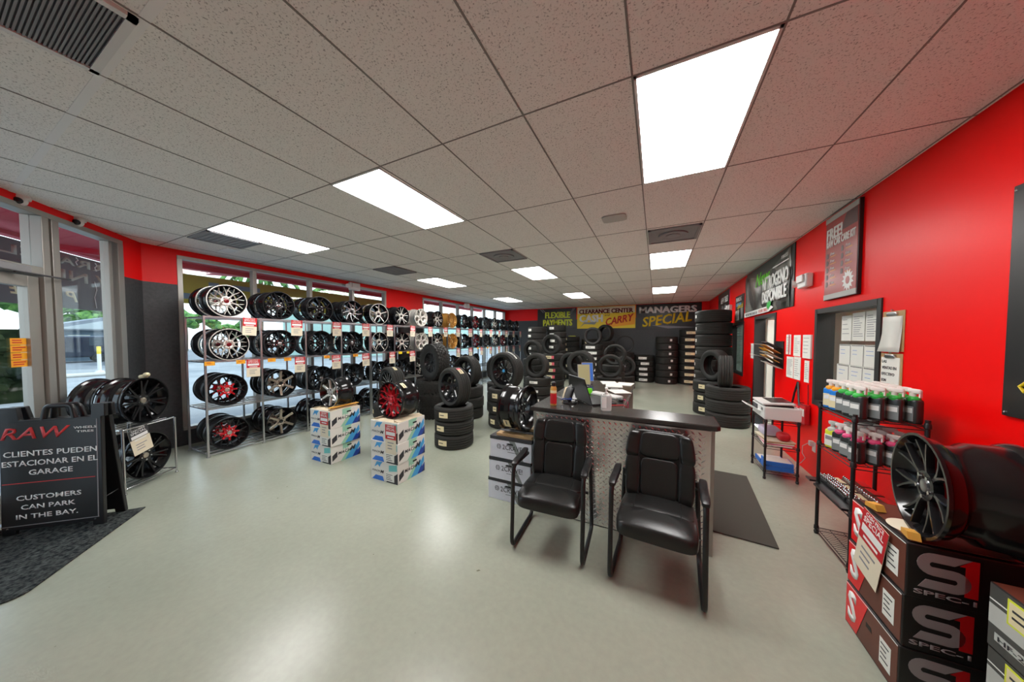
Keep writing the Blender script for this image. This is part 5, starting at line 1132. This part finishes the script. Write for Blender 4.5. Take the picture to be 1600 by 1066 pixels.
for x, y, r_, lab in ((1.088, 2.045, 1.4, 'yellow foam wedge at the near side of the big black wheel'), (1.09, 2.30, 1.8, 'yellow foam wedge at the far side of the big black wheel')):
    o = MB().prism([(-.036, 0), (.036, 0), (.036, .022), (-.02, .03)], (0, -.02, 0), (1, 0, 0), (0, 0, 1), -.04).build('foam_wedge', 'tape_orange', None, (x, y, zt2 + .0105), r_, smooth=False); tag(o, lab, 'wedge', 'foam wedges')
t = thing('alloy_wheel', 'big gloss black wheel on the black and red boxes at right', 'wheel', (1.255, 2.075, zt2 + .0065), R(172))
wheel_parts(t, ST['black_big'], .24, .27, .24)
o = MB().lathe([(-.0, .2385), (.004, .2385), (.004, .231), (-.0, .231)], 40, 'X', (.115, 0, .24), closed=True)
price_tag((1.042, 2.19, .742), PI, 'red and white price tag hanging on the black and red box stack', -.22, .2, .36, 'price tags on boxes', 'red_ink', .5)
def helobox(z, lab):
    t = thing('wheel_box', lab, 'box', (1.18, 1.36, z), 0, 'grey wheel boxes at the right edge'); x, y, h = .46, .46, .25
    MB().bb((0, 0, 0), (x, y, h - .001)).build('body', 'spec_black', t, smooth=False, bevel=.004); MB().bb((.004, .004, h - .001), (x - .004, y - .004, h)).build('top_sheet', 'spec_brown', t, smooth=False)
    G, rg, up = (-.0002, y, 0), (0, -1, 0), (0, 0, 1)
    decal(t, 'graphic_mesh', rect(.005, .005, .455, .245), 'mesh_grey', G, rg, up, .0008); decal(t, 'graphic_band', rect(.005, .095, .455, .17), 'light_grey', G, rg, up, .0014); decal(t, 'graphic_rule', rect(.005, .185, .455, .19), 'white_ink', G, rg, up, .0014)
    decal(t, 'sticker', rect(.07, .14, .19, .235), 'yellow_green', G, rg, up, .002); MB().prism(rect(.078, .148, .182, .227), (-.0026, y, 0), rg, up, .0008).build('sticker_center', 'sticker', t, smooth=False); lines(t, (-.0036, y - .13, .205), rg, up, .08, 2, .025, .008)
    decal(t, 'badge', rect(.03, .04, .15, .07), 'light_grey', G, rg, up, .0016); text(t, 'HF-2', (-.0032, y - .09, .055), rg, up, .09, .018, 'ink', th=.0008); text(t, 'M2', (-.0022, y - .27, .13), rg, up, .12, .06, 'ink', bold=.03, th=.0008)
    return remember(t)
c0 = helobox(0, 'grey and black wheel box at the right edge, bottom of its stack'); 
dup(c0, (1.178, 1.36, .50), 0, 'grey and black wheel box at the right edge, top of its stack', 'box', 'grey wheel boxes at the right edge')
dup(c0, (1.182, 1.362, .25), 0, 'grey and black wheel box at the right edge, middle of its stack', 'box', 'grey wheel boxes at the right edge')
# ------------------------------------------------------------------ banners on the back wall (face -y, right = +x)
BR_, BU = (1, 0, 0), (0, 0, 1)
def bannerb(x0, x1, z0, z1, m, lab):
    t = thing('wall_banner', lab, 'banner', (0, YB, 0)); MB().bb((x0, -.014, z0), (x1, -.002, z1)).build('sheet', m, t, smooth=False); return t
t = bannerb(-5.02, -3.2, 2.1, 3.02, 'banner_black', 'black banner with yellow words FLEXIBLE PAYMENTS'); q = -.0145
text(t, 'FLEXIBLE', (-4.06, q, 2.73), BR_, BU, 1.16, .28, 'yellow_green', bold=.06); text(t, 'PAYMENTS', (-4.06, q, 2.38), BR_, BU, 1.36, .3, 'yellow_green', bold=.06)
b = MB(); [b.prism([(-4.9 + k * .1, 3.0), (-4.85 + k * .1, 3.0), (-4.7 + k * .1, 2.85), (-4.75 + k * .1, 2.85)], (0, q + .0006, 0), BR_, BU, .0006) for k in range(2)]; [b.prism([(-3.35 + k * .06, 3.0), (-3.31 + k * .06, 3.0), (-3.55 + k * .06, 2.7)], (0, q + .0006, 0), BR_, BU, .0006) for k in range(2)]; b.build('graphic_streaks', 'ink_grey', t, smooth=False)
t = bannerb(-3.16, -.78, 2.10, 3.03, 'yellow', 'yellow banner reading CLEARANCE CENTER CASH and CARRY')
decal(t, 'top_band', rect(-3.14, 2.74, -.80, 3.01), 'paper_cream', (0, -.0142, 0), BR_, BU); text(t, 'CLEARANCE CENTER', (-1.97, -.0155, 2.83), BR_, BU, 2.2, .19, 'wheel_darkred', bold=.06)
decal(t, 'graphic_orange', [(-2.0, 2.12), (-.8, 2.25), (-.8, 2.7), (-1.4, 2.6)], 'orange', (0, -.0142, 0), BR_, BU)
decal(t, 'graphic_shadow', [(-3.05, 2.12), (-2.85, 2.3), (-2.4, 2.27), (-2.3, 2.38), (-2.85, 2.36)], 'label_grey', (0, -.0142, 0), BR_, BU)
text(t, 'CASH', (-2.56, -.0162, 2.53), BR_, BU, .98, .32, 'white_ink', bold=.08); text(t, 'and', (-1.88, -.0162, 2.66), BR_, BU, .22, .09, 'ink', shear=.3); text(t, 'CARRY', (-1.38, -.0162, 2.46), (.985, 0, .17), (-.17, 0, .985), 1.15, .3, 'red_ink', bold=.02, shear=.35)
t = bannerb(-.76, 1.5, 2.02, 3.03, 'banner_black', 'black banner reading MANAGERS SPECIAL in grey and yellow')
text(t, 'MANAGERS', (.35, -.0155, 2.80), BR_, BU, 1.98, .26, 'white_ink', bold=.075); text(t, 'SPECIAL', (.32, -.0155, 2.42), (.985, 0, .12), (-.12, 0, .985), 1.75, .40, 'yellow', bold=.03, shear=.25)
decal(t, 'graphic_swash', [(-.2, 2.2), (.4, 2.06), (1.3, 2.1), (.5, 2.16)], 'ink_grey', (0, -.0142, 0), BR_, BU)

# ------------------------------------------------------------------ A-frame sign by the entrance
o_ = Vector((-4.487, .741, 0)); ax = Vector((.74, .67, 0)).normalized(); rz = math.atan2(ax.y, ax.x)      # local +x runs left to right along the face, face = -y
t = thing('a_frame_sign', 'black A-frame parking sign with red and white lettering by the entrance', 'sign', (o_.x, o_.y, .0125), rz)
def panel(yb, tilt):
    b = MB(); W_ = .615; q = Matrix.Rotation(tilt, 3, 'X')
    return W_, q
W_ = .62
def apanel(nm, y0, lean, flip):
    b = MB(); th = .035
    prof = [(-.60, .035), (-.62, .035), (-.62, .0), (-.54, .0), (-.54, .035), (-.05, .035), (-.05, 0), (.025, 0), (.025, .035), (.02, .97), (.045, .975), (.045, 1.09), (-.045, 1.09), (-.05, .975), (-.155, .975), (-.375, .975), (-.50, .975), (-.515, 1.085), (-.62, 1.085), (-.62, .97)]
    prof = prof[1:]
    b.prism(prof, (0, 0, 0), (1, 0, 0), (0, 0, 1), -th)
    o = b.build(nm, 'black_plastic', t, (0, y0, 0), smooth=False, bevel=.006); o.rotation_euler = (lean, 0, 0); MB().rtube([(-.165, .018, .965), (-.185, .018, 1.085), (-.345, .018, 1.085), (-.365, .018, .965)], .020, .03, 10).build('handle', 'black_plastic', o); return o
p1 = apanel('front_panel', 0, R(-1.5), 0); p2 = apanel('rear_panel', .20, R(6), 1)
F, rt, up = (0, -.0005, 0), (1, 0, 0), (0, 0, 1)
MB().prism(rect(-.605, .075, -.012, .955), (0, -.0002, 0), rt, up, .0015).build('sign_face', 'banner_black', p1, smooth=False)
b = MB(); b.bb((-.61, -.003, .07), (-.005, .0, .076)).bb((-.012, -.003, .07), (-.006, .0, .955)); b.build('face_border', 'grille', p1, smooth=False)
q = -.0022
text(p1, 'RAW', (-.395, q, .862), rt, up, .43, .10, 'sign_red', bold=.015, shear=.25); text(p1, 'WHEELS', (-.085, q, .886), rt, up, .15, .02, 'white_ink', bold=.01); text(p1, 'TIRES', (-.085, q, .851), rt, up, .115, .018, 'white_ink', bold=.01)
for s_, xc, zc, w_, h_ in (('CLIENTES PUEDEN', -.302, .688, .585, .047), ('ESTACIONAR EN EL', -.305, .606, .598, .047), ('GARAGE', -.307, .524, .275, .045), ('CUSTOMERS', -.320, .309, .405, .042), ('CAN PARK', -.327, .229, .338, .040), ('IN THE BAY.', -.334, .148, .385, .040)):
    text(p1, s_, (xc, q, zc), rt, up, w_, h_, 'white_ink', bold=.012)
decal(p1, 'graphic_rule', rect(-.605, .434, -.024, .440), 'sign_red', (0, q, 0), rt, up)
for x in (-.03, -.58): MB().lathe([(-.004, .0), (-.003, .008), (.0, .009)], 10, 'Y').build('rivet', 'chrome', p1, (x, -.001, .055))
b = MB(); b.tube([(.0, .012, .22), (.0, .20, .24)], .004, 6); b.build('spreader', 'black_metal', t)
# entrance mat
c1 = Vector((-4.555, 1.023, .001)); e1 = Vector((.765, -.644, 0)); e2 = Vector((-.644, -.765, 0))
L_, D_ = 1.16, .98; rr = .10
arcp = [(L_ - rr + rr * math.sin(a), rr - rr * math.cos(a)) for a in [k * PI / 16 for k in range(9)]]
poly = [(0, 0)] + arcp + [(L_, D_), (0, D_)]
o = MB().prism([(x, -y) for x, y in poly], (0, 0, 0), (1, 0, 0), (0, 1, 0), .01).build('entrance_mat', 'mat_dark', None, tuple(c1), math.atan2(e1.y, e1.x), smooth=False, bevel=.003); tag(o, 'dark carpet mat inside the entrance under the sign', 'mat')
# little plush on the pillar side above the small rack's wheel
o = MB().superel((0, 0, .03), (.09, .06, .05), .8, .8).superel((.05, .0, .055), (.07, .05, .05), .9, .9).build('small_ornament', 'sticker', None, (-5.42, 1.24, 1.205), .3); tag(o, 'small pale and yellow ornament on the top wheel by the pillar', 'ornament')
# ------------------------------------------------------------------ outside
G0 = -.12
g_ = MB().bb((-70, -45, G0 - .1), (XL - .16, 60, G0)); struct(g_.build('ground', 'concrete_out', smooth=False))
nrm = -CHN
g2 = MB(); g2.prism([(CH0.x - .1, CH0.y - .1), (CH0.x - 3, CH0.y - 20), (CHE.x, CHE.y - 20), (CHE.x - .2, CHE.y - .2)], (0, 0, G0 - .1), (1, 0, 0), (0, 1, 0), .1); struct(g2.build('ground_near', 'concrete_out', smooth=False))
struct(MB().bb((-60, -40, G0), (-30, 60, G0 + .01)).build('road_far', 'asphalt', smooth=False))
k_ = tag(MB().bb((-.6, -9, 0), (.6, 2.2, .12)).build('kerb_island', 'kerb', None, (-24.5, 2.6, G0), 0, smooth=False, bevel=.05), 'low concrete traffic island outside the entrance', 'kerb')
# red canopies over the windows and the entrance
b = MB(); b.bb((XL - 1.5, CH0.y - .6, 3.10), (XL - .17, YB, 3.3)); b.bb((XL - 1.55, CH0.y - .6, 3.02), (XL - 1.42, YB, 3.35)); o = b.build('canopy_side', 'soffit_red', smooth=False); struct(o)
b = MB(); p = CH0 + CHD * .6 - CHN * 1.2; b.box((p.x, p.y, 3.42), (9.6, 1.9, .2), rz=ARZ); p = CH0 + CHD * .6 - CHN * 2.1; b.box((p.x, p.y, 3.44), (9.6, .14, .36), rz=ARZ); struct(b.build('canopy_entrance', 'soffit_red', smooth=False))
# banner outside the entrance, seen from behind (its letters read mirrored from indoors)
p = CH0 - CHN * 1.8
t = thing('outdoor_banner', 'grey banner hanging outside the entrance, its pale letters mirrored', 'banner', (p.x, p.y, 0), ARZ)
MB().bb((-3.0, -.004, 2.2), (-.35, .004, 3.14)).build('sheet', 'banner_grey', t, smooth=False)
up = (0, 0, 1)
# local +x runs along the wall, +y points indoors; outdoors the letters read with right = +x
for s_, a, e, z0, z1, m, sh in (('R', -2.52, -2.20, 2.95, 3.09, 'letter_pale', 0), ('R', -2.16, -1.88, 2.95, 3.09, 'letter_pale', 0), ('A', -1.86, -1.58, 2.95, 3.09, 'letter_pale', 0), ('E', -1.30, -.99, 2.93, 3.07, 'letter_pale', 0), ('L', -.95, -.72, 2.92, 3.06, 'letter_pale', 0),
    ('V', -2.58, -2.25, 2.70, 2.87, 'letter_pale', 0), ('N', -2.1, -1.74, 2.68, 2.86, 'letter_pale', 0), ('I', -1.68, -1.60, 2.68, 2.86, 'letter_pale', 0), ('P', -1.88, -1.66, 2.32, 2.50, 'sticker', .25), ('D', -1.12, -.96, 2.34, 2.5, 'sticker', .25), ('E', -.94, -.80, 2.34, 2.5, 'sticker', .25)):
    text(t, s_, ((a + e) / 2, .0045, (z0 + z1) / 2), (1, 0, 0), up, e - a, z1 - z0, m, bold=.03, shear=sh, th=.002)
for x, z, l in ((-2.25, 2.25, .5), (-2.45, 2.22, .25), (-2.28, 2.95, .15), (-1.9, 2.98, .13)): MB().tube([(x, .006, z), (x + .03, .006, z + l * .4), (x - .02, .006, z + l * .7), (x + .02, .006, z + l)], .008, 5).build('tear', 'white_ink', t)
MB().cyl((-3.1, 0, 1.49), .05, 3.2, 12).build('pole', 'grille', t); MB().cyl((.6, 0, 1.49), .05, 3.2, 12).build('pole', 'grille', t)
# yellow banner outside the first window run, back side with dark block letters
t = thing('outdoor_banner', 'olive yellow banner outside the first window run with dark block shapes', 'banner', (-8.2, 1.6, 0))
MB().bb((-.004, .2, 2.36), (.004, 5.9, 2.93)).build('sheet', 'banner_olive', t, smooth=False)
b = MB()
for y0, y1, z0, z1 in ((1.18, 1.34, 2.58, 2.82), (1.55, 2.05, 2.72, 2.82), (.8, 1.15, 2.45, 2.56), (2.9, 3.05, 2.6, 2.72), (3.2, 3.35, 2.6, 2.7), (3.5, 3.7, 2.58, 2.7), (2.3, 2.45, 2.5, 2.75), (4.2, 4.6, 2.6, 2.72), (4.9, 5.1, 2.55, 2.75)): b.bb((.004, y0, z0), (.006, y1, z1))
b.build('block_letter', 'house_wall', t, smooth=False)
for y in (.1, 6.0): MB().cyl((0, y, 1.45), .04, 3.14, 10).build('pole', 'grille', t)
# buildings and cars across the street
def house(x, y, w_, d_, h_, roof_h, wm, lab, gable=True):
    t = thing('house', lab, 'house', (x, y, G0)); MB().bb((-d_ / 2, -w_ / 2, 0), (d_ / 2, w_ / 2, h_)).build('wall', wm, t, smooth=False)
    ov = .6; b = MB(); b.prism([(-w_ / 2 - ov, h_ - .15), (w_ / 2 + ov, h_ - .15), (w_ / 2 + ov, h_ + .05), (0, h_ + roof_h), (-w_ / 2 - ov, h_ + .05)], (-d_ / 2 - ov, 0, 0), (0, 1, 0), (0, 0, 1), d_ + 2 * ov); b.build('roof', 'roof', t, smooth=False)
    MB().prism([(-w_ / 2, h_ - .05), (w_ / 2, h_ - .05), (0, h_ + roof_h - .25)], (d_ / 2 + ov + .02, 0, 0), (0, 1, 0), (0, 0, 1), .02).build('gable', 'house_white', t, smooth=False)
    for yy in (-w_ * .28, w_ * .05, w_ * .3): f = MB().bb((d_ / 2, yy - .5, h_ * .35), (d_ / 2 + .05, yy + .5, h_ * .8)).build('window', 'white_wall', t, smooth=False); MB().bb((d_ / 2 + .05, yy - .42, h_ * .4), (d_ / 2 + .06, yy + .42, h_ * .76)).build('pane', 'car_glass', f, smooth=False)
house(-44, 7.6, 5.2, 7, 2.55, 1.0, 'house_wall', 'low blue-grey gabled house across the street')
house(-53, -1.6, 8, 7, 2.7, .9, 'house_white', 'low white house behind the fence, left of the gabled one')
def car(x, y, rz, lab, van=False):
    t = thing('van' if van else 'car', lab, 'van' if van else 'car', (x, y, G0), rz, 'parked vehicles')
    if van: pr_ = [(-2.3, .4), (2.3, .4), (2.3, 1.2), (1.9, 1.95), (-2.3, 2.0)]; gl_ = [(1.0, 1.25), (2.0, 1.25), (1.7, 1.85), (1.0, 1.85)]
    else: pr_ = [(-2.2, .35), (2.2, .35), (2.25, .75), (1.3, .92), (.6, 1.42), (-1.0, 1.45), (-1.9, .98), (-2.25, .9)]; gl_ = [(-.95, .98), (1.05, .95), (.5, 1.36), (-.9, 1.38)]
    MB().prism(pr_, (0, .85, 0), (1, 0, 0), (0, 0, 1), 1.7).build('body', 'car_dark', t, smooth=False, bevel=.12)
    for s_ in (-1, 1): MB().prism(gl_, (0, s_ * .861 + .004, 0), (1, 0, 0), (0, 0, 1), .008).build('side_window', 'car_glass', t, smooth=False)
    for px_ in (-1.35, 1.4):
        for s_ in (-1, 1): MB().lathe([(-.1, .2), (-.1, .32), (.1, .32), (.1, .2)], 20, 'Y', (px_, s_ * .80, .32)).build('tire', 'rubber', t); MB().lathe([(-.09, .2), (.09, .2)], 16, 'Y', (px_, s_ * .81, .32)).build('hubcap', 'steel', t)
car(-34.5, 7.2, R(168), 'dark car parked across the street behind the post'); car(-38.5, 5.2, R(84), 'dark van parked before the gabled house', True)
t = thing('road_post', 'white delineator post with a yellow top outside the entrance', 'post', (-27.0, 4.68, G0)); MB().lathe([(0, .16), (.04, .14), (.05, .07), (.95, .07)], 14).build('post', 'white_plastic', t); MB().lathe([(.95, .072), (1.35, .072), (1.36, .0)], 14).build('reflective_top', 'yellow', t)
t = thing('hedge_fence', 'tall dark green overgrown fence seen through the entrance door', 'fence', (-16.6, -1.2, G0), R(-8)); MB().bb((-.2, -5.5, 0), (.2, 3.05, 2.05)).build('fence_panel', 'hedge', t, smooth=False)
rd2 = random.Random(11); b = MB(); [b.ico((rd2.uniform(-.25, .45), rd2.uniform(-5.3, 2.9), rd2.uniform(.1, 2.0)), rd2.uniform(.08, .18), (.8, 1, 1), .25, 1, rnd=rd2) for _ in range(260)]; b.build('foliage', 'hedge', t)
def tree(x, y, h_, r_, lab, seed, n=46):
    t = thing('tree', lab, 'tree', (x, y, G0), 0, 'trees across the street'); MB().tube([(0, 0, 0), (.1, .05, h_ * .35), (.0, .1, h_ * .7)], [.18, .14, .08], 8).build('trunk', 'bark', t); rn = random.Random(seed); b = MB()
    for _ in range(n):
        a = rn.uniform(0, 6.28); q = r_ * math.sqrt(rn.random()); b.ico((q * math.cos(a), q * math.sin(a) * 1.3, h_ * .72 + rn.uniform(-.4, .5) * r_ * (1 - q / r_ * .5)), rn.uniform(.35, .75) * r_ * .45, (1, 1, .8), .3, 1, rnd=rn)
    b.build('crown', 'leaf', t)
for i, (x, y, h_, r_, lab) in enumerate(((-60, 9.3, 6.6, 2.5, 'green tree rising behind the gabled house'), (-59, 17.5, 6.0, 2.6, 'green tree right of the gabled house'), (-62, -5.5, 6.4, 3.0, 'green tree behind the white house'), (-29, 1.0, 5.4, 2.0, 'green tree above the overgrown fence'), (-30, 12.0, 3.2, 1.3, 'small bright tree beyond the first window'))): tree(x, y, h_, r_, lab, i)
t = thing('building', 'pale mint building with a yellow pier beyond the windows', 'building', (-30, 26, G0)); MB().bb((-5, -8.5, 0), (4, 30, 4.6)).build('wall', 'mint_wall', t, smooth=False); MB().bb((4, -3.4, 0), (4.3, -2.0, 4.4)).build('pier', 'yellow_wall', t, smooth=False)
b = MB(); 
for k in range(7): w_ = MB().bb((4, .5 + k * 4, .9), (4.06, 2.6 + k * 4, 2.6)).build('window', 'white_wall', t, smooth=False); MB().bb((4.06, .7 + k * 4, 1.0), (4.08, 2.4 + k * 4, 2.5)).build('pane', 'car_glass', w_, smooth=False)
MB().bb((-5.2, -8.8, 4.6), (4.6, 30.2, 5.0)).build('roof_edge', 'house_white', t, smooth=False)
def palm(x, y, h_, lab):
    t = thing('palm_tree', lab, 'palm', (x, y, G0), 0, 'palms across the street'); MB().tube([(0, 0, 0), (.1, .1, h_ * .5), (.05, .2, h_)], [.2, .14, .11], 9).build('trunk', 'bark', t)
    for k in range(11):
        a = 2 * PI * k / 11 + .2; b = MB(); L = 1.9
        pts = [Vector((.05 + math.cos(a) * L * u, .2 + math.sin(a) * L * u, h_ + .7 * math.sin(u * 2.2) - 1.3 * u * u)) for u in [j / 7 for j in range(8)]]; sd = Vector((-math.sin(a), math.cos(a), 0))
        for j in range(7):
            for s_ in (-1, 1): p, q_ = pts[j], pts[j + 1]; l_ = .34 * (1 - abs(j / 7 - .4)); b.add([p, q_, q_ + sd * s_ * l_ + Vector((0, 0, -.2)), p + sd * s_ * l_ * .8 + Vector((0, 0, -.18))], [(0, 1, 2, 3)])
        o = b.build('frond', 'leaf', t); o.modifiers.new('thick', 'SOLIDIFY').thickness = .02
for x, y, h_, lab in ((-21, 9.2, 5.6, 'palm beyond the first window, nearest the pillar'), (-24, 15.5, 5.6, 'palm beyond the second window pane'), (-22.5, 24, 6.2, 'palm beyond the third window pane')): palm(x, y, h_, lab)
# office behind the window and the door
t = thing('office_light', 'white light panel in the office ceiling beyond the open door', 'light', (2.9, 6.6, 2.745)); MB().bb((-.3, -.6, 0), (.3, .6, .004)).build('frame', 'white_metal', t, smooth=False); MB().bb((-.28, -.58, -.006), (.28, .58, .0)).build('diffuser', 'lamp', t, smooth=False)
t = struct(MB().bb((XR + .16, 7.215, .01), (XR + .98, 7.26, 2.03)).build('door_3', 'white_wall', smooth=False, bevel=.003)); MB().lathe([(-.06, .012), (-.05, .028), (-.03, .03), (-.022, 0)], 14, 'Y').build('door_handle', 'steel', t, (XR + .90, 7.215, 1.0))
t = thing('door_poster', 'dark poster with a yellow and white band on the office door', 'poster', (XR + .55, 7.213, .82)); MB().bb((-.3, -.006, -.42), (.36, 0, .48)).build('sheet', 'dark_trim', t, smooth=False); MB().bb((-.26, -.009, .05), (.3, -.006, .16)).build('sign_band', 'paper', t, smooth=False); MB().bb((-.26, -.009, -.06), (.3, -.006, .04)).build('sign_band', 'yellow', t, smooth=False)
t = thing('office_light', 'unseen light panel added to brighten the office behind the posted window', 'light', (3.0, 4.2, 2.745)); MB().bb((-.3, -.6, 0), (.3, .6, .004)).build('frame', 'white_metal', t, smooth=False); MB().bb((-.28, -.58, -.006), (.28, .58, .0)).build('diffuser', 'lamp', t, smooth=False)  # second office panel, out of view, added to brighten the room behind the glass
t = thing('window_blind', 'pale green blind in the far window of the red wall', 'blind', (XR + .078, 8.7, .86)); b = MB(); [b.box((0, 0, .03 + i * .035), (.028, .97, .004), mtx=Matrix.Rotation(R(-62), 3, 'Y')) for i in range(31)]; b.build('slats', 'mint_wall', t, smooth=False); MB().bb((-.02, -.485, 1.10), (.02, .485, 1.14)).build('head_rail', 'white_metal', t, smooth=False)
bpy.context.view_layer.update()
print('objects', len(bpy.data.objects))
